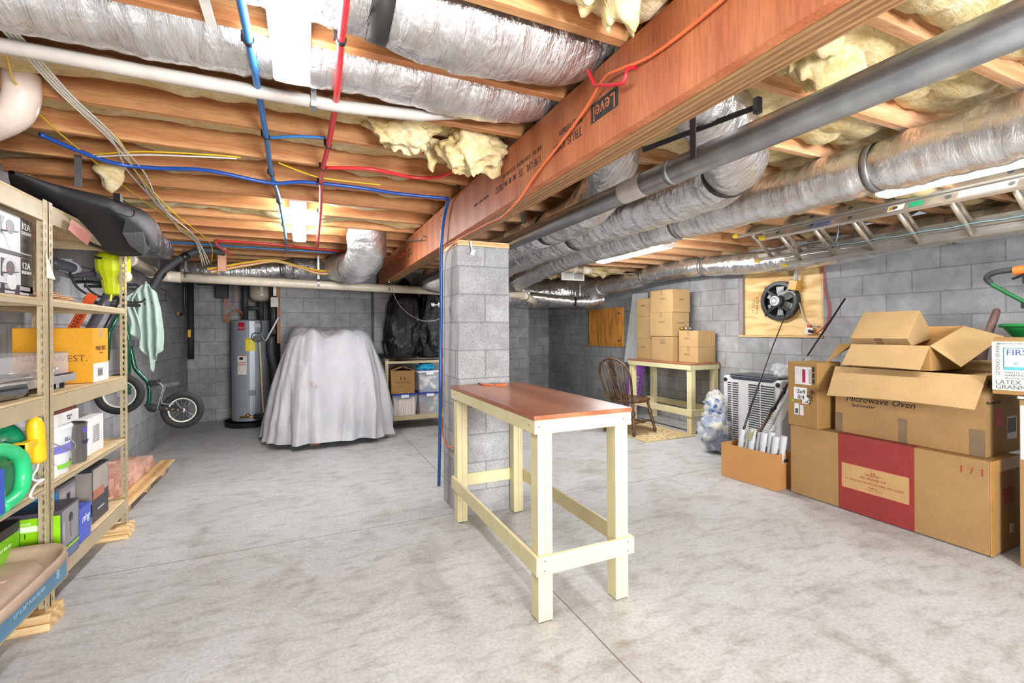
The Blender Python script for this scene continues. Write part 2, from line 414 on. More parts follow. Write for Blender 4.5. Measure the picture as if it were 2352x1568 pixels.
# wisps hanging out of the batts
def wisp(x, y, z, L, w, seed, name='insulation_scrap', lab=''):
    random.seed(seed)
    def fn(u, v):
        a = 2*PI*u; r = w*(1-v)**.6*(.75+.5*noise.noise(Vector((math.cos(a)*2, math.sin(a)*2, v*4+seed))))+.002
        return Vector((x+r*math.cos(a)+.03*noise.noise(Vector((v*3, seed, 0))), y+.6*r*math.sin(a), z-L*v))
    g = G().grid(fn, 18, 14, True)
    single(name, g, INSUL, lab, 'insulation', smooth=True)
wisp(-.98, 3.30, 2.36, .24, .13, 3, lab='torn pale insulation scrap sagging over blue pipe at left above the shelf')
wisp(.62, 2.38, 2.33, .17, .06, 5, lab='shred of insulation dangling near the red branch pipe by the beam')
def tuft(c, sx, sy, sz, seed, lab, rough=.5):
    g = G()
    def fn(u, v):
        a = 2*PI*u; b = PI*(v-.5)*.999
        d = Vector((math.cos(a)*math.cos(b), math.sin(a)*math.cos(b), math.sin(b)))
        q = d*1.6+Vector((seed, 0, 0))
        k = 1+rough*.9*noise.noise(q)+rough*.35*noise.noise(q*2.3)+.07*noise.noise(q*6)
        hang = max(0, -d.z)**2*sz*.9*max(0, noise.noise(Vector((d.x*3.5+seed, d.y*2.5, 0)))+.15)
        return Vector(c)+Vector((d.x*sx, d.y*sy, d.z*sz))*k-Vector((0, 0, hang))
    g.grid(fn, 90, 50, True)
    single('insulation_tuft', g, INSUL, lab, 'insulation', smooth=True)
tuft((.77, 1.06, 2.345), .17, .10, .11, 2, 'big loose yellow insulation tuft spilling over the beam, top centre of the photo', .6)
tuft((.80, 2.245, 2.27), .17, .12, .11, 9, 'rounded bulge of yellow insulation beside the beam beyond the second duct')
tuft((.45, 2.235, 2.31), .16, .10, .09, 14, 'ragged insulation clump hanging under the duct nearest the pier', .7)
tuft((1.62, 1.03, 2.36), .22, .13, .12, 20, 'sagging wad of insulation right of the beam at the top edge of the photo', .6)
tuft((4.2, 6.1, 2.27), .35, .16, .08, 25, 'shaggy insulation hanging over the far light near the register', .9)
tuft((3.6, 6.4, 2.25), .25, .15, .07, 29, 'small shaggy insulation clump by the white vent register', .9)
# ---- laminated beam
bt = thing('laminated_beam', 'orange laminated veneer beam with black stamped lettering resting on the block pier', 'beam', (1.03, 3, 1.985))
obj('beam_ply', G().box(.962, 1.0, YN, 3.235, 1.9855, 2.268), LVL, bt, bev=.002)
obj('beam_ply', G().box(.985, 1.0, 3.237, 6.72, 1.9855, 2.268).box(.966, .985, 3.237, 6.72, 1.9855, 2.268), LVL, bt)
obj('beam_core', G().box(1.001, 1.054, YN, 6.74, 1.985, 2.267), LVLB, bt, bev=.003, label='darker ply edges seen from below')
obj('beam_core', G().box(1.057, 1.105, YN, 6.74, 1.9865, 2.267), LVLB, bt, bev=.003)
LT = M('#2b2724', .7, 0, .2, 60)
X0 = .9612
R_, U_ = (0, 1, 0), (0, 0, -1)    # stamped upside down, read from the left
text(bt, 'TRUS JOIST', .050, (X0, 1.60, 2.088), R_, U_, LT, sx=.9)
text(bt, 'Microllam', .046, (X0, 1.57, 2.135), R_, U_, LT, sx=.95)
obj('logo_plate', G().box(X0-.0006, X0+.001, 1.265, 1.425, 2.082, 2.150), LT, bt, label='black stamped logo block')
text(bt, 'Level', .075, (X0-.0012, 1.345, 2.114), R_, U_, LVL, sx=.85)
text(bt, '1.9E LVL   ES', .048, (X0, 1.93, 2.095), R_, U_, LT, sx=.9)
text(bt, 'HUD 925 - CCMC 08675-R   ICC-ES ESR-1387', .027, (X0, 2.03, 2.142), R_, U_, LT, sx=.85)
text(bt, '(0692', .055, (X0, 2.29, 2.095), R_, U_, LT, sx=.9, shear=.2)
text(bt, '08-12-08   SHIFT 1   GRADE', .023, (X0, 2.58, 2.10), R_, U_, LT, sx=.9)
for i in range(3):
    yy = 2.10+i*.055
    obj('stamp_mark', G().prism([(X0-.0005, yy+.022*math.sin(a)*(1 if j % 2 else .55), 2.095+.018*math.cos(a)*(1 if j % 2 else .55)) for j, a in enumerate([k*PI/4 for k in range(8)])], (.001, 0, 0)), LT, bt)
text(bt, 'Level\nTRUS JOIST', .05, (.9655, 4.62, 2.12), (0, -1, 0), (0, 0, 1), LT, sx=.9)
# ---- block pier with its wooden cap plate
pier = thing('block_pier', 'grey concrete block pier under the orange beam in the middle of the basement', 'pillar', (1.2, 3.4, 0))
obj('masonry', G().box(1.006, 1.405, 3.18, 3.585, 0, 1.946), BLOCK_P, pier, bev=.004)
obj('cap_plate', G().box(1.003, 1.409, 3.178, 3.59, 1.947, 1.984), PINE, pier, label='weathered wooden plate on top')
tg = thing('paper_tag', 'small white paper tag on a cord at the top of the block pier', 'tag', (1.10, 3.16, 1.9))
obj('tag_string', G().tube(cr([(1.095, 3.15, 1.975), (1.10, 3.155, 1.94), (1.11, 3.16, 1.915)]), .006, 6), WHT, tg)
obj('tag_paper', G().box(1.098, 1.128, 3.158, 3.160, 1.875, 1.92, Matrix.Translation((1.11, 3.16, 1.9)) @ Matrix.Rotation(.3, 4, 'Y') @ Matrix.Translation((-1.11, -3.16, -1.9))), M('#e9e2d2', .6), tg)
# ---- foil ducts
def duct(pts, r, axis, lab, k=14, n=40, amp=.012, straps=(), flat=1., rs=None, seed=0, smat=None, cap=True):
    P = cr(pts, k); 
    # resample
    Q = [P[0]]; acc = 0; ST = .016 if r > .05 else .02
    for a, b in zip(P, P[1:]):
        d = (b-a).length; t = ST-acc
        while t < d:
            Q.append(a+(b-a)*(t/d)); t += ST
        acc = d-(t-ST)
    m = len(Q)
    def disp(i, kk, p):
        q = p*9+Vector((seed, 0, 0))
        pl = noise.noise(Vector((i*.55, seed, kk*.12)))
        return 1+(amp/r)*(.55*pl+.75*noise.noise(q*.6)+.35*noise.noise(q*1.7))
    if rs: R = [rs[0]+(rs[1]-rs[0])*i/(m-1) for i in range(m)]
    else: R = [r]*m
    for s in straps:
        j = int(s*(m-1))
        for i in range(m):
            R[i] *= 1-.13*math.exp(-((i-j)/3.2)**2)
    t = thing('foil_duct', lab, 'duct', tuple(Q[m//2]))
    obj('foil_jacket', G().tube(Q, R, n, cap, disp), FOILX if axis == 'x' else FOILY if axis == 'y' else FOIL, t, smooth=True)
    for s in straps:
        j = max(1, min(m-2, int(s*(m-1)))); T = (Q[j+1]-Q[j-1]).normalized()
        g = G().tube([Q[j]-T*(.03 if s == .19 else .018), Q[j]+T*(.03 if s == .19 else .018)], R[j]*1.07, 36, False)
        ob = obj('strap', g, smat or STRAPK, t, smooth=True); s_ = ob.modifiers.new('s', 'SOLIDIFY'); s_.thickness = .003
    return t
duct([(-1.5, 1.80, 2.36), (-1.0, 1.80, 2.36), (-.5, 1.82, 2.375), (.2, 1.83, 2.385), (.7, 1.83, 2.375), (1.05, 1.83, 2.42), (1.35, 1.9, 2.39), (1.62, 2.2, 2.25), (1.78, 2.75, 2.155), (1.80, 3.4, 2.145), (1.80, 4.2, 2.14), (1.85, 5.2, 2.12), (2.0, 6.6, 2.05), (2.3, 7.3, 2.0)],
     .150, 'x', 'silver foil duct across the top left joist bay, second from the camera', straps=(.52,), seed=3, amp=.013, rs=(.155, .118))
duct([(-1.5, 1.44, 2.39), (-.6, 1.44, 2.39), (0, 1.44, 2.395), (.22, 1.44, 2.36), (.5, 1.44, 2.34), (.8, 1.44, 2.37), (1.05, 1.44, 2.43), (1.35, 1.45, 2.37), (1.68, 1.50, 2.26), (1.98, 1.68, 2.16), (2.10, 2.05, 2.15), (2.12, 3, 2.145), (2.14, 4.2, 2.13), (2.25, 5.5, 2.08), (2.6, 7.2, 2.0)],
     .155, 'x', 'silver foil duct nearest the camera, passing over the beam with a dark strap', straps=(.19, .40, .58, .75), seed=8, amp=.014, rs=(.16, .122))
duct([(2.58, -1.2, 2.13), (2.60, .3, 2.13), (2.60, 1.2, 2.13), (2.60, 2.2, 2.135), (2.60, 3.2, 2.14), (2.62, 4.4, 2.12), (2.8, 5.8, 2.06), (3.1, 7.2, 2.0)],
     .130, 'y', 'long straight silver foil duct right of the galvanized pipe, next to the ladder', straps=(.305, .46), seed=12, smat=M('#8e8d8b', .35, .7))
duct([(4.78, -1, 2.13), (4.78, 1.6, 2.12), (4.78, 2.12, 2.135), (4.78, 2.8, 2.09), (4.78, 3.5, 2.09), (4.78, 4.2, 2.13), (4.76, 4.75, 2.17), (4.75, 5.4, 2.16), (4.72, 6.0, 2.10), (4.6, 6.7, 2.06)],
     .125, 'y', 'silver foil duct along the top of the right block wall', straps=(.385, .715, .86), seed=17, smat=M('#b9b8b6', .3, .8))
duct([(.55, 4.62, 2.42), (.56, 4.66, 2.28), (.57, 4.86, 2.08), (.52, 5.35, 2.03), (.42, 5.95, 2.10), (.30, 6.50, 2.16), (-.1, 6.66, 2.15)],
     .185, 'd', 'fat foil duct elbow dropping from the ceiling before the back wall', straps=(.42,), seed=21, rs=(.185, .15), amp=.016)
duct([(-.1, 6.66, 2.165), (-.22, 6.68, 2.15), (-.6, 6.75, 2.11), (-1.05, 6.85, 2.10), (-1.35, 7.0, 2.12)],
     .12, 'x', 'thin foil duct lying behind the cream drain pipe above the water heater', straps=(.12,), seed=25, smat=GALV)
duct([(1.45, 6.0, 2.02), (1.75, 6.05, 1.98), (2.6, 6.35, 1.98)], .15, 'x', 'foil duct end behind the pier above the black bags', seed=28)
duct([(2.47, 7.5, 1.97), (3.2, 7.5, 1.98), (4.0, 7.45, 2.0), (4.45, 7.35, 2.02), (4.70, 7.05, 2.02)], .20, 'x', 'big foil trunk duct across the far right corner', seed=31, amp=.02, rs=(.20, .28))
duct([(4.70, 7.05, 2.02), (4.68, 6.8, 2.04), (4.62, 6.5, 2.06)], .2, 'd', 'tapered foil transition joining the trunk to the wall duct', seed=33, amp=.014, rs=(.27, .13))
duct([(3.6, 7.2, 1.92), (4.1, 7.05, 1.86), (4.5, 6.85, 1.83), (4.8, 6.75, 1.88)], .085, 'x', 'small foil branch duct with black band above the plywood access panel', straps=(.62,), seed=36)
# ---- light fixtures
EM = NT('lit_diffuser'); EM.set('#ffffff', .4); EM.b.inputs['Emission Color'].default_value = (.96, .985, 1, 1); EM.b.inputs['Emission Strength'].default_value = LIGHT*.44
EMN = EM.m
EM = NT('lit_diffuser_far'); EM.set('#ffffff', .4); EM.b.inputs['Emission Color'].default_value = (.96, .985, 1, 1); EM.b.inputs['Emission Strength'].default_value = LIGHT*1.2
EMF = EM.m
EM = NT('lit_diffuser_far_right'); EM.set('#ffffff', .4); EM.b.inputs['Emission Color'].default_value = (.96, .985, 1, 1); EM.b.inputs['Emission Strength'].default_value = LIGHT*1.4
EMF2 = EM.m
def fixture(x, y0, y1, z, lab, w=.112):
    EM = (EMF if x < 1 else EMF2) if y0 > 3 else EMN
    t = thing('light_fixture', lab, 'light', (x, (y0+y1)/2, z), 'fluorescent wraparound lights')
    obj('housing', G().box(x-w*.5, x+w*.5, y0, y1, z+.0585, z+.072), M('#eeeeec', .5), t)
    prof = [(x-w/2, z+.058), (x-w*.495, z+.012), (x-w*.45, z+.002), (x-w*.2, z-.001), (x+w*.2, z-.001), (x+w*.45, z+.002), (x+w*.495, z+.012), (x+w/2, z+.058)]
    obj('diffuser', G().prism([(a, y0+.004, b) for a, b in prof], (0, y1-y0-.008, 0)), EM, t)
    for yy in (y0, y1-.004): obj('end_cap', G().prism([(x+(a-x)*1.03, yy, b+(b-z)*.0-.0008) for a, b in prof]+[(x+w/2, yy, z+.05), (x-w/2, yy, z+.05)], (0, .004, 0)), M('#f2f2f0', .4), t)
    return t
fixture(-.032, .54, 1.765, 2.185, 'lit fluorescent fixture between the blue and red pipes, nearest, at the top of the photo')
fixture(-.032, 3.70, 4.98, 2.213, 'lit fluorescent fixture between the blue and red pipes, far one before the back duct')
fixture(3.50, .58, 1.80, 2.20, 'lit fluorescent fixture between the straight duct and the ladder, at the right edge', .15)
fixture(3.40, 3.66, 4.85, 2.170, 'lit fluorescent fixture under the ceiling near the far right ducts', .14)
fixture(-.95, -.95, .28, 2.185, 'added fill fixture out of view behind the camera above the near shelving')  # extra unseen fixture, added to brighten the left wall and shelving
#fixture(3.50, -1.9, -.68, 2.20, 'fluorescent fixture behind the camera in line with the ladder')
#fixture(1.75, -1.9, -.68, 2.20, 'fluorescent fixture behind the camera right of the beam')
# ================================================================ pipes and cables
def pipe(name, pts, r, mat, lab, cat, k=6, n=12, group=None, smooth=True):
    return single(name, G().tube(cr(pts, k) if k > 1 else pts, r, n), mat, lab, cat, group, smooth=smooth)
BLUEX = M('#3474b4', .3, 0, .05); REDX = M('#d8343a', .3, 0, .05)
def clipped(name, pts, r, mat, lab, clips):
    t = thing(name, lab, 'pipe', pts[len(pts)//2]); obj('tubing', G().tube(cr(pts, 8), r, 12), mat, t, smooth=True)
    for (x, y, z) in clips:
        g = G().tube([(x, y-.009, z), (x, y+.009, z)], r*1.3, 14).box(x-.021, x-.010, y-.006, y+.006, z-.004, z+.026)
        obj('hanger_clip', g, BLK, t)
    return t
clipped('water_pipe', [(-.155, .8, 2.232), (-.15, 1.5, 2.232), (-.15, 2.0, 2.235), (-.155, 2.45, 2.245), (-.165, 3.05, 2.25), (-.15, 3.55, 2.25), (-.15, 4.5, 2.25), (-.165, 5.98, 2.25)], .0125, BLUEX,
        'blue plastic water pipe running away from the camera left of the near light', [(-.15, 1.64, 2.233), (-.155, 2.44, 2.245), (-.165, 3.02, 2.25), (-.15, 3.66, 2.25), (-.15, 4.45, 2.25)])
clipped('water_pipe', [(.105, .8, 2.232), (.11, 1.5, 2.232), (.12, 1.88, 2.235), (.115, 2.45, 2.245), (.10, 2.95, 2.25), (.12, 3.75, 2.25), (.14, 5.55, 2.25)], .0125, REDX,
        'red plastic water pipe running away from the camera right of the near light', [(.11, 1.52, 2.232), (.115, 2.44, 2.245), (.105, 2.80, 2.25), (.10, 3.08, 2.25), (.12, 3.85, 2.25)])
pipe('water_pipe', [(-1.11, 2.86, 2.256), (-1.04, 3.0, 2.250), (-.92, 3.15, 2.245), (-.75, 3.17, 2.25), (-.49, 3.12, 2.255), (-.18, 3.15, 2.232), (.01, 3.13, 2.256), (.32, 3.12, 2.256), (.6, 3.15, 2.256), (.93, 3.13, 2.256)], .011, M('#2450a4', .3), 'blue water pipe crossing under the joists from the left wall to the beam', 'pipe')
pipe('water_pipe', [(-.142, 2.455, 2.245), (-.02, 2.41, 2.255), (.10, 2.395, 2.262)], .007, BLUEX, 'short blue branch pipe linking the blue and red pipes', 'pipe')
pipe('water_pipe', [(.12, 2.80, 2.252), (.35, 2.73, 2.254), (.61, 2.775, 2.254), (.76, 2.71, 2.262), (.86, 2.55, 2.30)], .010, REDX, 'red branch pipe curving up to the insulation by the beam', 'pipe')
t = thing('water_pipe', 'dark blue pipe dropping down the left side of the block pier to near the floor', 'pipe', (.93, 3.45, .14))
obj('tubing', G().tube(cr([(.93, 3.15, 2.25), (.93, 3.28, 2.12), (.935, 3.36, 1.88), (.945, 3.40, 1.5), (.945, 3.43, 1.2), (.945, 3.46, .6), (.945, 3.50, .14)], 8), .0125, 12), M('#1d4a86', .3), t, smooth=True)
obj('pipe_clamp', G().tube([(.93, 3.425, 1.53), (.96, 3.425, 1.53)], .019, 12).cyl((.895, 3.42, 1.53), (.93, 3.42, 1.53), .004).ball((.888, 3.42, 1.53), .015), M('#d8d8d8', .25, .6), t, smooth=True)
pipe('water_pipe', [(-1.5, 5.72, 2.252), (-1.0, 5.73, 2.252), (-.3, 5.75, 2.250), (.3, 5.78, 2.252), (.36, 5.8, 2.252)], .0115, BLUEX, 'blue pipe crossing the joists in front of the back duct', 'pipe')
t = thing('water_pipe', 'red pipe crossing above the cable bundle in front of the back duct', 'pipe', (-.4, 5.5, 2.25))
obj('tubing', G().tube(cr([(-.80, 5.45, 2.254), (-.3, 5.46, 2.252), (.15, 5.56, 2.248), (.40, 5.62, 2.245)], 6), .011, 10), REDX, t, smooth=True)
obj('branch_tubing', G().tube(cr([(-.80, 5.45, 2.254), (-.78, 5.52, 2.20), (-.70, 5.75, 2.16)], 6), .011, 10), M('#c2483f', .4), t, smooth=True)
# orange extension cord over the hooks and down the pier
t = thing('extension_cord', 'orange extension cord draped along the beam, down the pier and onto the near workbench', 'cord', (.95, 3.0, .93))
C1 = [(.953, .5, 2.19), (.953, .84, 2.15), (.953, 1.08, 2.15), (.935, 1.22, 2.172), (.930, 1.30, 2.182), (.945, 1.43, 2.145), (.95, 1.62, 2.09), (.952, 1.85, 2.03), (.955, 2.05, 1.965), (.975, 2.3, 1.945), (.985, 2.6, 1.962), (.99, 3.0, 1.973), (.975, 3.15, 1.965), (.97, 3.40, 1.96), (.985, 3.52, 1.85), (.99, 3.54, 1.5), (.987, 3.56, .9), (.985, 3.54, .56), (.985, 3.42, .47), (.99, 3.22, .50), (1.0, 3.16, .60), (1.06, 3.19, .75), (1.10, 3.24, .85), (1.16, 3.26, .93), (1.17, 3.20, .952), (1.15, 3.10, .953), (1.19, 3.04, .953), (1.22, 3.03, .947)]
obj('cable', G().tube(cr(C1, 10), .0055, 8), ORG, t, smooth=True)
obj('socket_end', G().tube([(1.215, 3.035, .947), (1.235, 3.02, .948), (1.25, 3.01, .948), (1.29, 2.985, .948), (1.295, 2.98, .948)], [.007, .009, .016, .017, .013], 10), ORG, t, smooth=True)
RH = M('#c01f30', .3)
t = thing('utility_hook', 'red coated hook screwed into the beam holding the orange cord', 'hook', (.94, 1.25, 2.1))
obj('hook_rod', G().tube(cr([(.962, 1.175, 2.16), (.93, 1.175, 2.15), (.925, 1.182, 2.122), (.922, 1.205, 2.115), (.915, 1.31, 2.160), (.910, 1.33, 2.175), (.902, 1.36, 2.235)], 6), .006, 10), RH, t, smooth=True)
t = thing('utility_hook', 'bare steel hook on the beam beyond the pier', 'hook', (.94, 4.2, 2.1))
obj('hook_rod', G().tube([(.962, 3.92, 2.14), (.93, 3.93, 2.145), (.925, 3.97, 2.12), (.92, 4.45, 2.20), (.915, 4.52, 2.21), (.912, 4.58, 2.25)], .006, 8), GALV, t, smooth=True)
t = thing('utility_hook', 'small red hook farthest along the beam', 'hook', (.94, 5.1, 2.1))
obj('hook_rod', G().tube([(.962, 4.75, 2.12), (.93, 4.76, 2.125), (.925, 4.80, 2.10), (.92, 5.25, 2.15), (.912, 5.4, 2.20)], .006, 8), RH, t, smooth=True)
# cables, upper left
YC = M('#e3c02c', .45); WC = M('#dedbd4', .45)
def cable(pts, mat, lab, r=.0042): return pipe('electric_cable', pts, r, mat, lab, 'cable', 8, 6, 'electrical cables stapled under the joists')
cable([(-.74, 1.2, 2.255), (-.79, 1.81, 2.255), (-.81, 2.1, 2.255), (-.84, 2.44, 2.255), (-.80, 2.78, 2.255), (-.87, 3.35, 2.25), (-.90, 4.3, 2.25), (-.87, 5.6, 2.245), (-.92, 6.0, 2.10)], YC, 'yellow cable right of the white bundle, upper left')
cable([(-.82, 1.4, 2.255), (-.87, 1.98, 2.255), (-.97, 2.33, 2.255), (-1.02, 2.76, 2.255), (-1.02, 3.38, 2.255), (-1.02, 3.8, 2.25), (-.98, 4.7, 2.25), (-.98, 5.6, 2.24), (-1.0, 6.0, 2.10)], YC, 'yellow cable left of the white bundle, lowest at the left edge')
for i in range(4):
    d = (i-1.5)*.011; w_ = (.02, -.03, .035, -.015)[i]
    cable([(-.80+d, 1.3, 2.254), (-.81+d, 1.9, 2.252), (-.83+d, 2.32, 2.252), (-.82+d, 2.78, 2.252), (-.87+d+w_, 3.3, 2.25), (-.94+d, 4.1, 2.248), (-.96-d+w_, 4.9, 2.24), (-.97-d, 5.6, 2.235), (-.96-d*2, 5.95, 2.08-.01*i)], WC,
          'white cable in the upper left bundle, %s from the wall side' % ('first', 'second', 'third', 'last')[i])
cable([(-1.02, 3.09, 2.253), (-.75, 2.93, 2.256), (-.45, 2.85, 2.258), (-.30, 2.84, 2.262)], YC, 'short yellow cable arching right from the cable bundle')
cable([(-1.02, 3.11, 2.250), (-.75, 2.96, 2.250), (-.45, 2.87, 2.252), (-.32, 2.865, 2.262)], WC, 'short white cable arching right below the yellow one')
cable([(-.12, 2.83, 2.256), (.05, 2.97, 2.252), (.2, 3.0, 2.252), (.45, 3.02, 2.26)], YC, 'thin yellow cable crossing under the red pipe')
# cable bundle in front of the back duct
for i, (mt, nm) in enumerate(((YC, 'upper yellow'), (YC, 'lower yellow'), (M('#c4512f', .5), 'rust red'), (WC, 'lower white'), (M('#d9a227', .5), 'amber'))):
    z = -.012*i
    cable([(-.96+.01*i, 5.98, 2.03+z), (-.80, 6.0, 2.07+z), (-.55, 6.05, 2.14+z), (-.30, 6.08, 2.175+z*.5), (-.05, 6.08, 2.12+z*.5), (.15, 6.06, 2.08+z), (.32, 6.02, 2.07+z)], mt, '%s cable of the bundle above the back duct' % nm, .006)
# cream drain pipes
pj_ = thing('drain_pipe', 'cream drain pipe hung across the back wall with a corner elbow', 'pipe', (0, 6.2, 1.9))
obj('pipe_run', G().tube([(-1.25, 6.2, 1.945), (-.62, 6.2, 1.93), (1.1, 6.22, 1.893), (3.0, 6.25, 1.86)], .052, 20), PVC, pj_, smooth=True)
obj('pipe_run', G().tube([(-1.44, 4.0, 2.045), (-1.445, 5.0, 2.01), (-1.445, 5.95, 1.965)], .052, 20), PVC, pj_, smooth=True, label='run along the left wall')
obj('elbow', G().tube(cr([(-1.445, 5.93, 1.966), (-1.44, 6.08, 1.958), (-1.37, 6.18, 1.952), (-1.24, 6.2, 1.946)], 6), .061, 20), PVC, pj_, smooth=True)
obj('coupling', G().tube([(-1.442, 5.25, 2.0), (-1.443, 5.34, 1.997)], .059, 20), PVC, pj_, smooth=True)
for x in (-1.19, .17, 1.02):
    zz = 1.93-(x*.02)
    obj('pipe_strap', G().tube([(x-.012, 6.2, zz+.004), (x+.012, 6.2, zz+.004)], .056, 20, False).box(x-.01, x+.01, 6.18, 6.182, zz+.05, 2.269), GALV, pj_, smooth=False)
obj('pipe_run', G().tube([(3.0, 6.25, 1.86), (3.5, 6.9, 1.82), (3.95, 7.7, 1.78)], .052, 18), PVC, pj_, smooth=True)
obj('coupling', G().tube([(2.95, 6.25, 1.861), (3.1, 6.38, 1.854)], .06, 18), PVC, pj_, smooth=True)
t = thing('drain_pipe', 'cream drain pipe with couplings crossing beneath the foil ducts right of the pier', 'pipe', (3, 5.7, 2.2))
obj('pipe_run', G().tube([(2.2, 5.55, 2.22), (2.9, 5.6, 2.20), (3.75, 5.65, 2.19)], .042, 18), PVC, t, smooth=True)
for a, b in ((2.42, 2.56), (3.45, 3.52), (3.62, 3.76)): obj('coupling', G().tube([(a, 5.59, 2.213-(a-2.2)*.02), (b, 5.60, 2.213-(b-2.2)*.02)], .052, 18), PVC, t, smooth=True)
t = thing('drain_pipe', 'glossy white drain elbow at the left edge above the shelving', 'pipe', (-1.05, 2.3, 2.2))
obj('elbow', G().tube(cr([(-1.38, 2.66, 2.02), (-1.24, 2.54, 2.09), (-1.10, 2.46, 2.135), (-1.01, 2.40, 2.17), (-.975, 2.375, 2.23), (-.975, 2.375, 2.32)], 8), .055, 22), M('#d8c6ba', .25), t, smooth=True)
obj('elbow_collar', G().tube([(-1.27, 2.565, 2.077), (-1.18, 2.50, 2.11)], .061, 22), M('#d8c6ba', .25), t, smooth=True)
t = thing('drain_pipe', 'long thin white plastic pipe along the far side of the upper left duct', 'pipe', (0, 1.95, 2.2))
obj('pipe_run', G().tube([(-1.45, 1.955, 2.225), (-.5, 1.955, 2.222), (.15, 1.955, 2.225), (.45, 1.95, 2.245), (.72, 1.93, 2.30)], .024, 14), PVCW, t, smooth=True)
obj('pipe_strap', G().box(.03, .05, 1.925, 1.985, 2.195, 2.2).box(.03, .05, 1.925, 1.927, 2.2, 2.262), GALV, t)
# round steel pipe
t = thing('steel_pipe', 'long round galvanized steel pipe hanging right of the beam', 'pipe', (1.45, 2, 1.95))
obj('pipe_run', G().tube([(1.47, -1.5, 2.005), (1.45, 1.55, 2.01), (1.445, 6.4, 2.0)], .053, 28), GALV, t, smooth=True)
obj('joint_collar', G().tube([(1.45, 1.52, 2.01), (1.45, 1.545, 2.01)], .0555, 28), GALV, t, smooth=True)
obj('foil_tape', G().tube([(1.45, 1.70, 2.01), (1.45, 1.86, 2.01)], .0545, 28, False), M('#bdb7b0', .4, .4), t, smooth=True, label='pale printed foil tape')
t = thing('pipe_hanger', 'black hanger strap holding the steel pipe near the beam', 'hanger', (1.45, 1.4, 2.1))
obj('strap_leg', G().box(1.392, 1.396, 1.35, 1.38, 2.0, 2.265), M('#3c3434', .5), t)
obj('strap_arm', G().bar((1.36, 1.62, 2.12), (1.62, 1.255, 2.20), .004, .022, (0, 0, 1)), BLK, t)
obj('bracket', G().box(1.60, 1.625, 1.24, 1.262, 2.17, 2.23), BLK, t)
t = thing('pipe_hanger', 'thin grey strap slanting from the beam to the steel pipe', 'hanger', (1.25, 2.0, 2.1))
obj('strap_leg', G().bar((1.13, 1.66, 2.262), (1.41, 2.1, 2.05), .003, .022, (1, 0, .3)), GALV, t)
t = thing('pipe_hanger', 'small galvanized clamp over the foil duct just beyond the pier end of the beam', 'hanger', (1.3, 2.9, 2.1))
obj('strap_leg', G().bar((1.25, 2.75, 2.26), (1.40, 2.9, 2.08), .02, .02), M('#4a4744', .5, .5), t)
# black insulated line
t = thing('insulated_line', 'thick black insulated line sweeping from the joists down the left wall', 'pipe', (-1.3, 6, 1.9))
obj('insulation_sleeve', G().tube(cr([(-.78, 5.9, 2.20), (-.95, 5.85, 2.21), (-1.12, 5.8, 2.13), (-1.28, 5.7, 1.96), (-1.36, 5.68, 1.80), (-1.42, 5.66, 1.66)], 8), .036, 16), DGREY, t, smooth=True)
for a, b in (((-1.10, 5.81, 2.142), (-1.15, 5.78, 2.10)), ((-1.29, 5.70, 1.945), (-1.325, 5.69, 1.885))): obj('tape_wrap', G().tube([a, b], .040, 16), BLK, t, smooth=True)
obj('strap', G().box(-1.02, -.98, 5.80, 5.803, 2.17, 2.265), GALV, t)
t = thing('insulated_line', 'black insulated pipe dropping straight down the back left corner', 'pipe', (-1.4, 7.6, .95))
obj('insulation_sleeve', G().tube([(-1.41, 7.6, 2.2), (-1.41, 7.6, 1.2), (-1.41, 7.6, .97)], .038, 16), BLKR, t, smooth=True)
obj('side_valve', G().tube(cr([(-1.47, 7.58, 2.0), (-1.475, 7.58, 1.75), (-1.47, 7.58, 1.62), (-1.50, 7.58, 1.585), (-1.54, 7.58, 1.58)], 6), .014, 8), BLK, t, smooth=True)
obj('valve_knob', G().cyl((-1.555, 7.58, 1.59), (-1.535, 7.58, 1.59), .028), M('#c8a04a', .4, .5), t)
obj('yellow_tag', G().box(-1.435, -1.405, 7.558, 7.561, 1.27, 1.37), M('#e0a91e', .5), t)
single('perforated_strap', G().bar((-1.37, 5.9, 2.26), (-1.40, 6.03, 1.99), .003, .022, (1, 0, 0)), GALV, 'perforated steel hanger strap at the corner of the cream drain pipe', 'strap')
single('wood_block', G().box(-.85, -.77, 5.92, 5.96, 2.0, 2.262), M('#d8a184', .6), 'short pinkish wood block hanging below the joists over the cable bundle', 'block')
single('plastic_strip', G().box(-.262, -.236, 1.2, 1.655, 2.257, 2.2665), M('#e8e4da', .5), 'white perforated plastic strip under the joists left of the blue pipe', 'strip')
single('perforated_strap', G().box(-1.09, -1.06, 3.15, 3.153, 2.1, 2.268), GALV, 'short perforated strap hanging at the far left above the shelving', 'strap')
# ---- register
t = thing('air_register', 'white rectangular air register hanging among the foil ducts', 'vent', (3.65, 5.95, 2.08))
obj('register_frame', G().box(3.47, 3.86, 5.93, 5.95, 2.075, 2.225), M('#f0f0ee', .4), t)
obj('louvres', G().box(3.50, 3.66, 5.925, 5.931, 2.095, 2.205).box(3.68, 3.84, 5.925, 5.931, 2.095, 2.205), M('#b8b8b6', .5), t)
g = G()
for i in range(12): g.box(3.50+i*.0138, 3.507+i*.0138, 5.921, 5.926, 2.095, 2.205)
obj('louvre_blades', g, M('#f0f0ee', .4), t)
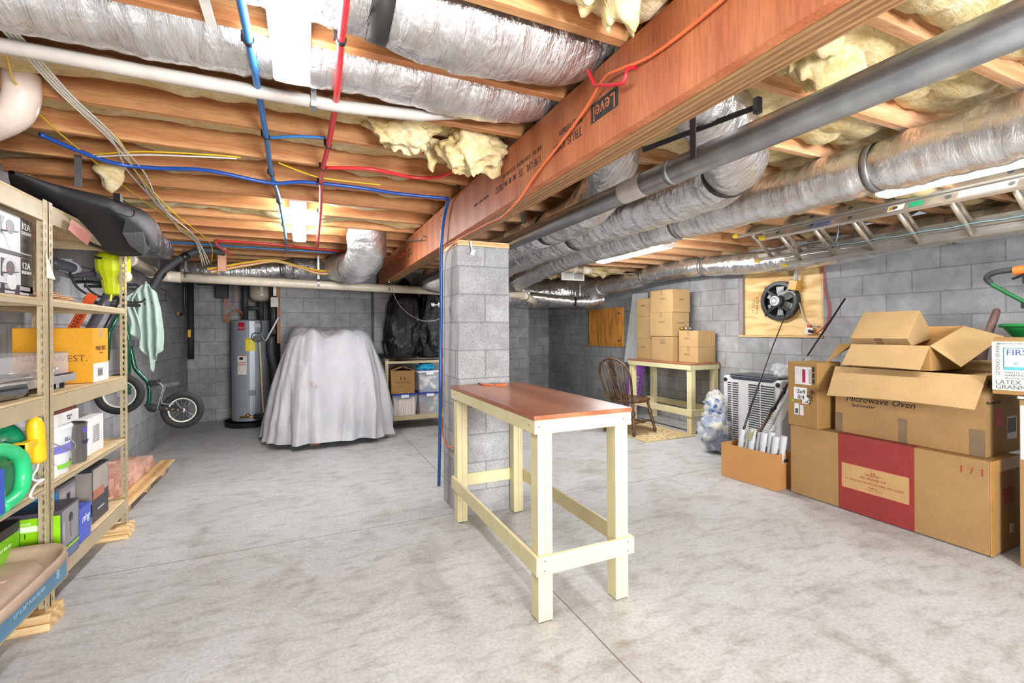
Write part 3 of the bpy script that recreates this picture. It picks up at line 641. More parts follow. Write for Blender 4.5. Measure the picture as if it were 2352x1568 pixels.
# ---- extension ladder, hung tilted from the joists
def ladder_section(y0, y1, off, lab, nm):
    t = thing('ladder_section', lab, 'ladder', (4.08, (y0+y1)/2, 2.0), 'aluminium extension ladder')
    A = Vector((3.93, 0, 2.205))+Vector(off); B = Vector((4.24, 0, 1.975))+Vector(off)
    d = (B-A).normalized(); nrm = Vector((-d.z, 0, d.x)).normalized()  # across the rail
    if nrm.z < 0: nrm = -nrm
    for P, s in ((A, -1), (B, 1)):
        g = G()
        w = .075
        a0 = P-nrm*w/2; a1 = P+nrm*w/2
        g.bar(Vector((P.x, y0, P.z)), Vector((P.x, y1, P.z)), w, .004, d)
        for q in (a0, a1): g.bar(Vector((q.x, y0, q.z))-d*s*.012, Vector((q.x, y1, q.z))-d*s*.012, .004, .026, d)
        obj('rail', g, ALU, t, bev=0)
        obj('rail_end_cap', G().bar(Vector((P.x, y1-.05, P.z))-nrm*.03, Vector((P.x, y1+.003, P.z))-nrm*.03, .022, .03, d), M('#d9b61f', .5), t)
    y = y1-.17; i = 0
    while y > y0:
        g = G().cyl((A.x, y, A.z), (B.x, y, B.z), .0175, 12)
        obj('rung', g, M('#c4b8a8', .35, .7), t, smooth=True)
        h = G(); e = A-d*.003
        h.cyl((e.x, y, e.z), (e.x-d.x*.002, y, e.z-d.z*.002), .017, 12)
        obj('rung_end', h, M('#4c4c50', .5), t)
        y -= .305
    return t, A, d, nrm
t, A, d, nrm = ladder_section(-.6, 3.02, (0, 0, 0), 'lower section of the aluminium ladder with labels on its rail', 1)
R2, U2 = Vector((0, -1, 0)), nrm
e = A-d*.0035
text(t, 'WERNER', .034, (e.x, 2.46, e.z), R2, U2, M('#2a62b0', .5), sx=1.1)
g = G(); N = 28
ring = [Vector((e.x, 2.46, e.z))+R2*.13*math.cos(2*PI*i/N)+U2*.030*math.sin(2*PI*i/N)+d*.001 for i in range(N)]
obj('logo_ring', G().tube([*ring, ring[0]], .0022, 5), M('#2a62b0', .5), t)
obj('logo_plate', G().prism([q+d*.0012 for q in ring], d*.0008), M('#dfe6ec', .5), t)
def lab_(y0, y1, c, h=.055): 
    obj('label_sticker', G().bar(Vector((e.x, y0, e.z)), Vector((e.x, y1, e.z)), h, .001, d), M(c, .5), t)
lab_(1.88, 1.98, '#efe9d8'); lab_(1.94, 1.975, '#e3c81f', .04); lab_(1.77, 1.85, '#1fa070', .045); lab_(1.30, 1.58, '#e9e6df')
g = G()
for i in range(34):
    yy = 1.57-i*.0078; q = Vector((e.x, yy, e.z))-d*.0012
    g.bar(q-nrm*.022, q+nrm*.022, .001, .0022, (0, 1, 0))
obj('label_print', g, M('#8c8a86', .6), t)
ladder_section(-.6, 3.34, (.035, 0, .082), 'upper section of the aluminium ladder, ending farthest from the camera', 2)
t = thing('ladder_hook', 'grey steel ladder hook with rubber tip bracing the ladder from the joists', 'hook', (4.2, 2.6, 2.0))
obj('hook_rod', G().tube(cr([(4.02, 2.38, 2.2), (4.02, 2.40, 2.06), (4.04, 2.48, 2.02), (4.14, 2.70, 2.05), (4.16, 2.72, 2.08)], 6), .008, 8), M('#6d6f72', .4, .6), t, smooth=True)
g1 = G().tube([(4.1, 2.4+.02*math.sin(i), 2.03) if False else (4.12+.0*i, 2.5-i*.06, 2.035+.004*math.sin(i*1.3)) for i in range(50)], .0032, 6)
ROPE = NT('braided_rope'); _w = ROPE.n.new('ShaderNodeTexWave'); _w.inputs['Scale'].default_value = 18; ROPE.l(ROPE.pos((0, 1, 1)), _w.inputs[0])
ROPE.set(ROPE.ramp(_w.outputs['Fac'], [(.45, '#6f94a3'), (.55, '#bdb488')]), .7)
single('ladder_rope', g1, ROPE.m, 'blue and yellow braided rope running along the ladder', 'rope')
# ---- right wall: fan board, panel
PLY = mat_ply('plywood_pale', '#c79a5b', '#e5c48a', (1, 1, 5)); PLYO = mat_ply('plywood_orange', '#b9752b', '#dd9d48', (1, 6, 1.2))
vb = thing('fan_board', 'pale plywood panel filling the vent opening in the right wall', 'board', (5.0, 3.62, 1.25))
obj('panel', G().box(5.035, 5.053, 3.122, 4.10, 1.262, 2.028), PLY, vb)
obj('side_jamb', G().box(5.0, 5.19, 4.102, 4.158, 1.262, 2.028), M('#8d8280', .8), vb)
obj('sill', G().box(4.985, 5.19, 3.122, 4.158, 1.236, 1.2615), PINEY, vb, bev=.003)
WRI = M('#5a4a35', .8)
text(vb, 'IT CALL\nTHREADS', .05, (5.0345, 3.95, 1.62), (0, 0, 1), (0, 1, 0), WRI)
fan = thing('vent_fan', 'round black six-blade vent fan mounted on the plywood board', 'fan', (5.0, 3.60, 1.66))
C = Vector((5.0, 3.605, 1.655))
def ringm(R0, R1, x0, x1, n=48):
    g = G()
    prof = [(R0, x0), (R1, x0), (R1, x1), (R0, x1), (R0, x0)]
    V = []
    for i in range(n):
        a = 2*PI*i/n; V.append([g.bm.verts.new((x, C.y+r*math.cos(a), C.z+r*math.sin(a))) for r, x in prof[:4]])
    for i in range(n):
        for k in range(4): g.bm.faces.new([V[i][k], V[(i+1)%n][k], V[(i+1)%n][(k+1)%4], V[i][(k+1)%4]])
    return g
FB = M('#26262a', .4)
obj('fan_ring', ringm(.178, .225, 4.965, 5.034), FB, fan, bev=.006)
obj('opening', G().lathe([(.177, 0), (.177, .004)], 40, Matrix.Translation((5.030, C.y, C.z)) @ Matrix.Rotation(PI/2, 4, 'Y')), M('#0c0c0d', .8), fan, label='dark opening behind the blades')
for i in range(6):
    a = PI/6+i*PI/3; g = G(); P = []
    for r, w_, tw in ((.05, .03, .9), (.10, .045, .7), (.17, .055, .5)):
        for s in (-1, 1):
            aa = a+s*w_/r*.8; P.append((5.005+s*.014*tw, C.y+r*math.cos(aa), C.z+r*math.sin(aa)))
    g.f(P, [(0,1,3,2), (2,3,5,4)]); o = obj('fan_blade', g, M('#8f948f', .4), fan); s_ = o.modifiers.new('s', 'SOLIDIFY'); s_.thickness = .003
for i in range(4):
    a = PI/4+i*PI/2
    obj('mount_arm', G().bar((4.955, C.y+.06*math.cos(a), C.z+.06*math.sin(a)), (4.972, C.y+.235*math.cos(a), C.z+.235*math.sin(a)), .03, .012, (1, 0, 0)), FB, fan)
obj('motor', G().lathe([(.075, 0), (.078, .05), (.060, .06)], 28, Matrix.Translation((4.975, C.y, C.z)) @ Matrix.Rotation(-PI/2, 4, 'Y')), FB, fan, smooth=False)
obj('motor_cover', G().lathe([(.056, 0), (.058, .012), (.052, .02)], 24, Matrix.Translation((4.916, C.y, C.z)) @ Matrix.Rotation(-PI/2, 4, 'Y')), M('#d6d2d8', .4), fan)
g = G()
for i in range(14):
    a = 2*PI*i/14; g.bar((4.894, C.y+.022*math.cos(a), C.z+.022*math.sin(a)), (4.894, C.y+.046*math.cos(a), C.z+.046*math.sin(a)), .005, .003, (1, 0, 0))
obj('cooling_slots', g, M('#4b4650', .6), fan)
t = thing('junction_box', 'yellowish square electrical box on a grey conduit above the fan', 'box', (4.96, 3.42, 1.8))
obj('box_body', G().box(4.945, 5.03, 3.37, 3.47, 1.765, 1.875, Matrix.Translation((5, 3.42, 1.82)) @ Matrix.Rotation(.25, 4, 'X') @ Matrix.Translation((-5, -3.42, -1.82))), M('#c99a3f', .4), t, bev=.006)
obj('conduit', G().tube(cr([(4.97, 3.40, 1.87), (4.97, 3.395, 1.96), (4.96, 3.42, 2.05), (4.93, 3.52, 2.13), (4.90, 3.62, 2.22)], 6), .024, 14), M('#a9a196', .45), t, smooth=True)
pipe('fan_wire', [(4.90, 3.56, 1.71), (4.92, 3.50, 1.74), (4.955, 3.42, 1.735), (5.01, 3.38, 1.60), (5.01, 3.33, 1.43), (5.02, 3.25, 1.37), (5.02, 3.18, 1.36)], .006, M('#b9b6ae', .5), 'pale grey wire looping down from the fan motor', 'wire')
t = thing('power_outlet', 'white outlet box with a black plug at the foot of the fan board', 'outlet', (5.0, 3.27, 1.28))
obj('outlet_box', G().box(5.0, 5.034, 3.23, 3.32, 1.275, 1.345), M('#e6e3de', .4), t, bev=.004)
obj('outlet_tab', G().box(5.01, 5.034, 3.265, 3.30, 1.346, 1.38), M('#cf5a4a', .5), t)
obj('plug', G().cyl((4.985, 3.215, 1.30), (4.985, 3.265, 1.31), .016, 12), BLK, t)
pipe('red_cable', [(4.985, 3.215, 1.30), (4.985, 3.16, 1.30), (4.985, 3.07, 1.40), (4.985, 3.05, 1.55), (4.985, 3.09, 1.75), (4.985, 3.105, 1.95), (4.97, 3.11, 2.02)], .006, M('#b5242c', .4), 'red cord hanging down beside the fan board to the outlet', 'cord')
ap = thing('access_panel', 'orange varnished plywood access door on the right wall near the far corner', 'panel', (4.98, 6.97, 1.04))
obj('door_frame', G().box(4.97, 5.0, 6.46, 7.50, 1.04, 1.725), PLYO, ap, bev=.004)
obj('door_leaf', G().box(4.955, 4.969, 6.52, 7.46, 1.085, 1.69), PLYO, ap, bev=.004)
for z in (1.15, 1.62): obj('latch', G().box(4.945, 4.955, 6.50, 6.56, z-.015, z+.015), GALV, ap)
text(ap, 'EXPOSURE', .05, (4.9545, 7.18, 1.30), (0, 0, 1), (0, 1, 0), M('#8a3a1c', .7))
single('twin_cable', G().tube(cr([(4.98, 5.6, 2.24), (4.8, 5.7, 2.20), (4.4, 5.75, 2.19), (4.1, 5.7, 2.24)], 6), .006, 6), PVCW, 'loose white cable drooping under the far right joists', 'cable', smooth=True)
# screws poking from joists
# ================================================================ near workbench
def workbench(name, lab, x0, x1, y0, y1, zt, leg_b=.05, group=None):
    t = thing(name, lab, 'workbench', ((x0+x1)/2, (y0+y1)/2, 0), group)
    L = (.038, .089)   # a two by four on the flat side
    zr = zt-.022
    obj('worktop', G().box(x0-.004, x1+.004, y0-.004, y1+.004, zr+.0005, zt), TOPB, t, bev=.003)
    for a, b, c, d in ((x0, x0+.038, y0, y1), (x1-.038, x1, y0, y1)): obj('apron', G().box(a, b, c, d, zr-.064, zr), CREAM, t, bev=.003)
    for c in (y0, y1-.038): obj('apron', G().box(x0+.0385, x1-.0385, c, c+.038, zr-.064, zr), CREAM, t, bev=.003)
    ix0, ix1, iy0, iy1 = x0+.02, x1-.02, y0+.02, y1-.02
    for x in (0, 1):
        for y in (0, 1):
            xa = x0+.018 if x == 0 else x1-.018-.075; ya = y0+.006 if y == 0 else y1-.006-.045
            yb = ya if y == 0 else ya-.03
            g = G().box(xa, xa+.0365, yb, yb+.075, .004, zr-.065).box(xa+.0375, xa+.074, yb, yb+.075, .004, zr-.065).box(xa+.03, xa+.045, yb+.004, yb+.071, .004, zr-.067)
            lg = obj('leg', g, CREAM, t, bev=.003)
            obj('foot_pad', G().box(xa+.004, xa+.07, yb+.004, yb+.07, 0, .004), DGREY, lg)
    z0, z1 = .225, .225+.085
    for a, b in ((x0-.002, x0+.0165), (x1-.0165, x1+.002)): obj('stretcher', G().box(a, b, y0-.015, y1+.0, z0, z1), CREAM, t, bev=.003)
    for a, b in ((y0-.0145, y0+.0045), (y1-.0045, y1+.0135)): obj('stretcher', G().box(x0+.017, x1-.017, a, b, z0, z1), CREAM, t, bev=.003)
    sg = G()
    for x, y, z in ((x0-.0015, y0+.06, zr-.03), (x0-.0015, y1-.06, zr-.03)): sg.cyl((x, y, z), (x+.003, y, z), .0035, 8)
    for x in (x0+.02, x1-.05): 
        sg.cyl((x, y0-.0012, zr-.03), (x, y0+.002, zr-.03), .0035, 8)
    for x in (x0+.04, x1-.04):
        for z in (z0+.02, z1-.02): sg.cyl((x, y0-.0157, z), (x, y0-.012, z), .0035, 8)
    obj('screw_heads', sg, M('#6a6050', .6, .4), t)
    return t
workbench('workbench', 'tall cream workbench with reddish-brown top standing before the block pier', .948, 1.488, 1.868, 3.17, .947)
workbench('workbench', 'cream workbench with reddish-brown top against the right wall, loaded with cartons', 4.468, 4.975, 4.44, 5.68, .90)
# ================================================================ cardboard boxes
def carton(name, lab, x0, x1, y0, y1, z0, z1, mat=None, rz=0, group=None, tape='x', bev=.004, tm=None):
    cx, cy = (x0+x1)/2, (y0+y1)/2
    t = thing(name, lab, 'box', (cx, cy, z0), group, rz)
    a, b = (x1-x0)/2, (y1-y0)/2
    OFF[t.name] = Vector((0, 0, 0)); h = z1-z0
    obj('carton_body', G().box(-a, a, -b, b, 0, h), mat or CARD, t, bev=bev)
    if tape:
        g = G()
        if tape == 'x': g.box(-.025, .025, -b-.0008, b+.0008, h-.07, h+.0008).box(-.001, .001, -b, b, h+.0006, h+.0012)
        else: g.box(-a-.0008, a+.0008, -.025, .025, h-.07, h+.0008).box(-a, a, -.001, .001, h+.0006, h+.0012)
        obj('packing_tape', g, tm or M('#a98c66', .22), t)
    return t, a, b, h
GM = 'brown cartons stacked on the far workbench'
MK = M('#4a4a48', .7)
def wr(t, s, size, p, face='-x', mat=None, **k):
    R, U = {'-x': ((0, -1, 0), (0, 0, 1)), '-y': ((1, 0, 0), (0, 0, 1)), 'top': ((1, 0, 0), (0, 1, 0))}[face]
    return text(t, s, size, p, R, U, mat or MK, **k)
zb = .9005
S = [('middle stack, bottom', 4.57, 4.86, 4.86, 5.27, 0, .342), ('middle stack, second', 4.555, 4.865, 4.85, 5.29, .343, .67), ('middle stack, topmost', 4.56, 4.87, 4.84, 5.28, .671, .985)]
for i, (lb, a, b, c, d, z0, z1) in enumerate(S):
    t, A_, B_, h = carton('cardboard_box', 'plain brown carton, %s of three, on the far workbench' % lb, a, b, c, d, zb+z0, zb+z1, CARD2, 0, GM, 'y' if i else None)
    wr(t, ('GLASS\nDISHES', 'CORDS', 'TOOLS')[i], .035, (-A_-.001, -.02, h*(.78 if i == 0 else .6)), '-x')
    if i: wr(t, ('', 'CANNING', 'TRAIN')[i], .03, (0, -B_-.001, h*.55), '-y')
for i, (z0, z1) in enumerate(((0, .30), (.301, .63), (.631, .96))):
    t, A_, B_, h = carton('cardboard_box', 'brown carton, %s of the left stack on the far workbench' % ('bottom', 'middle', 'top')[i], 4.62, 4.93, 5.33, 5.66, zb+z0, zb+z1 if i < 2 else zb+z1-.06, CARD2, 0, GM, None)
    wr(t, ('SHEET', '', 'LINEN')[i] if i != 1 else '.', .035, (-A_-.001, .02, h*.6), '-x')
for i, (z0, z1) in enumerate(((0, .205), (.206, .418))):
    t, A_, B_, h = carton('cardboard_box', 'low brown carton, %s one of the short right stack on the far workbench' % ('lower', 'upper')[i], 4.63, 4.935, 4.47, 4.80, zb+z0, zb+z1, CARD2, 0, GM, 'y')
    wr(t, ('LINENS', 'TRAIN')[i], .032, (-A_-.001, .03, h*.5), '-x')
t = thing('ornament', 'small shiny silver and gold ornaments resting on the short carton stack', 'ornament', (4.70, 4.72, 1.32))
obj('silver_ball', G().ball((4.70, 4.74, 1.349), .028), M('#d8d8dc', .1, 1.), t, smooth=True)
obj('silver_ball', G().ball((4.70, 4.67, 1.347), .026), M('#a9a9b0', .1, 1.), t, smooth=True)
obj('gold_ball', G().ball((4.68, 4.79, 1.347), .026), M('#d8b24a', .1, 1.), t, smooth=True)
obj('stem', G().cyl((4.70, 4.70, 1.36), (4.70, 4.70, 1.43), .003, 6).ball((4.70, 4.70, 1.435), .008), M('#9a9aa0', .2, .8), t)
# foam board leaning behind the bench
t = thing('foam_board', 'tall white and purple foam insulation board leaning on the wall behind the far workbench', 'board', (4.93, 5.95, 0))
FB0 = [(4.905, 5.74), (4.93, 6.05)]
def slab(z0, z1, w0, w1, mat, nm, x=.0, lab=None):
    g = G(); f = lambda z: 4.87+.09*z/1.9
    g.prism([(f(z0)-.03, 5.98-w0, z0), (f(z0)-.03, 6.32-w0*.2, z0), (f(z1)-.03, 6.14-w1*.2, z1), (f(z1)-.03, 5.80, z1)], (.03, 0, 0)); return obj(nm, g, mat, t, label=lab)
slab(0, .80, .0, 0, M('#9b5bb5', .6), 'purple_half', lab='purple printed lower part')
slab(.8005, 1.92, .08, 0, M('#dcdfe0', .6), 'white_half')
text(t, 'BROWN', .10, (4.833, 5.93, .42), (0, .15, -1), (0, -1, -.15), M('#e8dcec', .6))
# ================================================================ windsor chair and rug
RUG = NT('floral_rug'); _v = RUG.n.new('ShaderNodeTexVoronoi'); _v.inputs['Scale'].default_value = 16; RUG.l(RUG.pos(), _v.inputs['Vector'])
RUG.set(RUG.mix(.8, RUG.ramp(_v.outputs['Distance'], [(.12, '#a5543c'), (.2, '#d8c8a0'), (.5, '#dccfae')]), RUG.ramp(RUG.noise(RUG.pos(), 22, 4), [(.4, '#b08058'), (.5, '#e4d8bb')]), 'MULTIPLY'), .95)
t = thing('area_rug', 'cream rug with small reddish floral pattern under the spindle-back chair', 'rug', (4.05, 5.0, 0))
obj('rug_pile', G().box(3.71, 4.44, 4.38, 5.62, .0005, .009), RUG.m, t)
obj('rug_border', G().box(3.68, 3.7095, 4.35, 5.65, .0005, .010).box(4.4405, 4.465, 4.35, 5.65, .0005, .010).box(3.7095, 4.4405, 4.35, 4.3795, .0005, .010).box(3.7095, 4.4405, 5.6205, 5.65, .0005, .010), M('#b9a77c', .9), t)
CW = mat_wood('worn_brown_wood', '#3a2618', '#6b4a2c', 'Z', 14, .4)
ch = thing('windsor_chair', 'worn brown spindle-back wooden chair on the floral rug, facing the far workbench', 'chair', (3.87, 4.90, .011), rz=-PI/2+.30, local=True)
ch.scale = (1.12, 1.2, 1.0)
# local frame: seat front towards +y, back at -y
def seat_outline(z):
    out = []
    for i in range(36):
        a = 2*PI*i/36; c, s = math.cos(a), math.sin(a)
        x = .215*math.copysign(abs(c)**.75, c)*(1+.06*s); y = .205*math.copysign(abs(s)**.8, s)
        out.append((x, y, z))
    return out
g = G(); 
for z0, sc0 in ((.405, .92),): pass
o1 = [Vector((x*.93, y*.93, .40)) for x, y, z in seat_outline(0)]; o2 = [Vector((x, y, .425)) for x, y, z in seat_outline(0)]; o3 = [Vector((x*.97, y*.97, .443)) for x, y, z in seat_outline(0)]; o4 = [Vector((x*.5, y*.5-.02, .432)) for x, y, z in seat_outline(0)]
V = [[g.bm.verts.new(p) for p in o] for o in (o1, o2, o3, o4)]
for a_, b_ in zip(V, V[1:]):
    for i in range(36): g.bm.faces.new([a_[i], a_[(i+1)%36], b_[(i+1)%36], b_[i]])
g.bm.faces.new(V[0][::-1]); g.bm.faces.new(V[-1])
obj('seat', g, CW, ch, smooth=True)
def turned(a, b, R):
    a, b = Vector(a), Vector(b); n = len(R); pts = [a+(b-a)*(i/(n-1)) for i in range(n)]
    return G().tube(pts, [r*.001 for r in R], 14)
PR = [14, 15, 19, 16, 13, 17, 15, 20, 25, 27, 24, 17, 14, 22, 15, 20, 21, 17, 14, 18, 13, 12, 19, 21, 15, 10]
for x, y in ((-.15, .13), (.15, .13), (-.14, -.13), (.14, -.13)):
    obj('leg', turned((x*1.45, y*1.45, 0), (x, y, .41), PR[::-1]), CW, ch, smooth=True)
SR = [9, 11, 14, 17, 14, 11, 16, 20, 22, 20, 16, 11, 14, 17, 14, 11, 9]
for x in (-1, 1): obj('stretcher', turned((x*.19, .165, .16), (x*.185, -.165, .16), SR), CW, ch, smooth=True)
obj('stretcher', turned((-.187, 0, .16), (.187, 0, .16), SR), CW, ch, smooth=True)
bow = cr([(-.165, -.165, .435), (-.185, -.205, .56), (-.205, -.25, .72), (-.175, -.295, .87), (-.09, -.315, .945), (0, -.32, .965), (.09, -.315, .945), (.175, -.295, .87), (.205, -.25, .72), (.185, -.205, .56), (.165, -.165, .435)], 8)
obj('back_bow', G().tube(bow, .0125, 12), CW, ch, smooth=True)
for x in (-.125, -.09, -.055, .055, .09, .125):
    zt_ = .965-.9*abs(x)**1.35 if abs(x) < .1 else .885
    obj('spindle', G().tube([(x*.9, -.175, .44), (x, -.24, .68), (x*1.15, -.29-.02*(zt_-.87), zt_-.012)], [.0075, .006, .005], 8), CW, ch, smooth=True)
sp = [(0, .018), (.03, .016), (.06, .026), (.10, .034), (.13, .020), (.16, .030), (.20, .016), (.24, .026), (.28, .022), (.31, .036), (.36, .030), (.40, .024), (.43, .034), (.48, .032), (.515, .028)]
P = []
for h_, w_ in sp: P.append((w_, h_))
g = G(); fr = lambda h_, w_: Vector((w_, -.178-.145*(h_/.515)-.002, .438+h_))
g.bm.faces.new([g.bm.verts.new(fr(h_, w_)) for w_, h_ in [(w, h) for w, h in P]]+[g.bm.verts.new(fr(h_, -w_)) for w_, h_ in P[::-1]])
o = obj('splat', g, CW, ch, label='pierced centre splat'); s_ = o.modifiers.new('s', 'SOLIDIFY'); s_.thickness = .010
g = G()
for h_ in (.165, .32, .44): g.cyl(fr(h_, 0)+Vector((0, -.012, 0)), fr(h_, 0)+Vector((0, .008, 0)), .010, 10)
obj('splat_hole', g, M('#1c130c', .9), ch)
# ================================================================ right foreground boxes
t, A_, B_, h = carton('tree_box', 'long low brown carton with a wide red band in front of the right wall', 3.62, 4.0, 1.315, 2.53, .006, .556, CARD, 0, None, None, .008)
RED = M('#8f322e', .55, 0, .05, 20, .0)
yc = (1.315+2.53)/2
obj('red_band', G().box(-A_-.001, A_+.001, 1.68-yc, 2.16-yc, -.0005, h+.001), RED, t, bev=.006)
obj('printed_panel', G().box(-A_-.002, -A_-.0008, 1.712-yc, 2.132-yc, .165, .345), mat_card('panel_card', '#c09a66'), t)
g = G()
for a, b, c, d in ((1.712, 2.132, .165, .168), (1.712, 2.132, .342, .345), (1.712, 1.715, .165, .345), (2.129, 2.132, .165, .345)): g.box(-A_-.0026, -A_-.0018, a-yc, b-yc, c, d)
obj('panel_outline', g, M('#c96a5a', .6), t)
for s, sz, z in (('BALSAM HILL', .013, .292), ('BH FRASER FIR', .022, .268), ('7.5 TREE with MULTICOLORED LED LIGHTS', .017, .236), ('ARTIFICIAL', .011, .208)):
    text(t, s, sz, (-A_-.0028, 1.925-yc, z), (0, -1, 0), (0, 0, 1), INKR, space=1.15)
obj('tree_logo', G().prism([(-A_-.0028, 1.925-yc+a, .303+b) for a, b in ((-.014, 0), (-.002, 0), (-.008, .02))], (.001, 0, 0)).prism([(-A_-.0028, 1.925-yc+a, .303+b) for a, b in ((.014, 0), (.002, 0), (.008, .02))], (.001, 0, 0)).box(-A_-.0028, -A_-.002, 1.86-yc, 1.99-yc, .297, .2985).box(-A_-.0028, -A_-.002, 1.87-yc, 1.98-yc, .192, .1935), INKR, t)
text(t, '1 / 1', .062, (-A_-.001, 1.40-yc, .475), (0, -1, 0), (0, 0, 1), INKR, space=1.1)
obj('corner_tape', G().box(-A_-.0012, -A_+.045, -B_-.0012, -B_+.004, 0, h+.001).box(-A_+.03, A_, -B_-.0014, -B_+.001, h-.07, h+.0012), M('#b98a4c', .2), t)
text(t, 'BALSAM HILL\nBH FRASER FIR\n7.5 TREE\nLED LIGHTS', .024, (.02, -B_-.002, .33), (1, 0, 0), (0, 0, 1), INKR)
obj('barcode_sticker', G().box(.03, .08, -B_-.0025, -B_-.0016, .10, .155), M('#d8d6d2', .5), t)
# tall box with labels
t, A_, B_, h = carton('cardboard_box', 'upright brown carton plastered with torn shipping labels, on the left end of the red-banded carton', 3.60, 3.86, 2.28, 2.53, .558, 1.07, CARD3, -.06, None, None, .006)
def stick(parent, y0, y1, z0, z1, c, x, nm='shipping_label', d=.001): return obj(nm, G().box(x-d, x-d+.0008, y0, y1, z0, z1), M(c, .4), parent)
X = -A_-.0002
stick(t, -.075, .062, .335, .475, '#d9d4d4', X); stick(t, -.028, -.002, .352, .455, '#9a2a4a', X, 'label_stripe', .0018); stick(t, -.075, -.055, .345, .46, '#a8a6a6', X, 'label_print', .0018)
stick(t, -.04, .072, .215, .31, '#dcdcde', X); stick(t, -.06, .0, .185, .235, '#d6d6da', X, d=.0016); stick(t, .03, .068, .09, .18, '#d8d8da', X); stick(t, -.01, .02, .09, .17, '#d2d2d6', X)
obj('green_dot', G().cyl((X-.002, .083, .20), (X, .083, .20), .010, 14), M('#4fd24a', .5), t)
obj('handling_marks', G().box(X-.0014, X-.0006, -.102, -.086, .44, .48).box(X-.0014, X-.0006, -.102, -.086, .395, .43).box(X-.0014, X-.0006, -.102, -.086, .35, .385), INK, t)
text(t, 'pipe', .07, (X-.002, -.075, .24), (0, -.35, 1), (0, -1, -.35), INK); text(t, '2x4\n0/4', .045, (X-.0022, .01, .255), (0, -1, 0), (0, 0, 1), INK)
obj('barcode', G().box(X-.0018, X-.001, .035, .06, .10, .14), M('#55565c', .6), t)
# flaps helper: thin corrugated sheet through four corners
def sheet(nm, P, parent, mat=None, th=.0045, lab=None, curve=0):
    off = OFF[parent.name]; g = G(); a, b, c, d = [Vector(p) for p in P]; n = (b-a).cross(d-a).normalized()
    def fn(u, v):
        return a*(1-u)*(1-v)+b*u*(1-v)+c*u*v+d*(1-u)*v + n*curve*math.sin(PI*u)*v
    g.grid(fn, 10, 4); o = obj(nm, g, mat or CARD, parent, label=lab); s_ = o.modifiers.new('s', 'SOLIDIFY'); s_.thickness = th; s_.offset = 0; return o
# microwave carton, open
mw = thing('open_carton', 'big open brown microwave oven carton with its long front flap hanging down', 'box', (3.95, 1.8, .5582))
x0, x1, y0, y1, z0, z1 = 3.70, 4.16, 1.37, 2.22, .5582, 1.045
for P in (((x0,y0,z0),(x0,y1,z0),(x0,y1,z1),(x0,y0,z1)), ((x1,y0,z0),(x1,y1,z0),(x1,y1,z1),(x1,y0,z1)), ((x0,y0,z0),(x1,y0,z0),(x1,y0,z1),(x0,y0,z1)), ((x0,y1,z0),(x1,y1,z0),(x1,y1,z1),(x0,y1,z1)), ((x0,y0,z0+.003),(x1,y0,z0+.003),(x1,y1,z0+.003),(x0,y1,z0+.003))):
    sheet('carton_wall', P, mw)
sheet('front_flap', ((x0, y1+.0, z1), (x0, y0-.01, z1), (x0-.25, y0-.05, z1-.175), (x0-.25, y1-.09, z1-.195)), mw, CARD2, curve=-.015)
sheet('side_flap', ((x0+.01, y0, z1), (x1-.01, y0, z1), (x1-.02, y0+.20, z1-.02), (x0+.03, y0+.20, z1-.025)), mw, CARD2)
sheet('side_flap', ((x0+.01, y1, z1), (x1-.01, y1, z1), (x1-.02, y1+.05, z1-.20), (x0+.01, y1+.08, z1-.22)), mw, CARD3)
sheet('back_flap', ((x1, y0, z1), (x1, y1, z1), (x1+.18, y1, z1+.06), (x1+.18, y0, z1+.06)), mw, CARD2)
text(mw, 'Microwave Oven', .062, (x0-.003, 1.93, .815), (0, -1, 0), (0, 0, 1), INK, shear=.25)
text(mw, 'Spacemaker', .032, (x0-.003, 2.03, .770), (0, -1, 0), (0, 0, 1), INK, shear=.25)
for ya, yb, zc in ((1.76, 1.81, .72), (2.17, 2.222, .70), (1.368, 1.44, .72)): obj('packing_tape', G().box(x0-.0035, x0-.0026, ya, yb, z0, zc), M('#7f6a52', .2), mw)
text(mw, 'Microwave Oven', .032, (3.80, y0-.003, .88), (1, 0, 0), (0, 0, 1), INK, shear=.25, sx=.8)
text(mw, 'Profile', .05, (3.82, y0-.003, .955), (1, 0, 0), (0, 0, 1), INK, shear=.3)
obj('round_emblem', G().torus((3.745, y0-.003, .995), (0, 1, 0), .022, .003, 24, 6), INK, mw); text(mw, 'GE', .028, (3.745, y0-.003, .995), (1, 0, 0), (0, 0, 1), INK)
obj('red_sticker', G().box(3.83, 3.90, y0-.0035, y0-.0025, .73, .84), M('#c8404a', .5), mw); obj('barcode_sticker', G().box(3.97, 4.10, y0-.0035, y0-.0025, .64, .78), M('#d0ccc8', .5), mw)
g = G()
for i in range(12): g.box(3.975+i*.0095, 3.979+i*.0095, y0-.0042, y0-.0034, .68, .77)
obj('barcode', g, INK, mw)
# open carton sitting in / on it
oc = thing('open_carton', 'open brown carton with four splayed flaps on top of the microwave oven carton', 'box', (3.98, 1.95, 1.04))
x0, x1, y0, y1, z0, z1 = 3.76, 4.20, 1.66, 2.14, 1.050, 1.215
for P in (((x0,y0,z0),(x0,y1,z0),(x0,y1,z1),(x0,y0,z1)), ((x1,y0,z0),(x1,y1,z0),(x1,y1,z1+.13),(x1,y0,z1+.13)), ((x0,y0,z0),(x1,y0,z0),(x1,y0,z1),(x0,y0,z1)), ((x0,y1,z0),(x1,y1,z0),(x1,y1,z1),(x0,y1,z1)), ((x0,y0,z0+.003),(x1,y0,z0+.003),(x1,y1,z0+.003),(x0,y1,z0+.003))):
    sheet('carton_wall', P, oc, CARDI)
sheet('front_flap', ((x0, y1, z1), (x0, y0, z1), (x0-.12, y0-.0, z1-.155), (x0-.12, y1+.0, z1-.15)), oc, CARD2, curve=-.006)
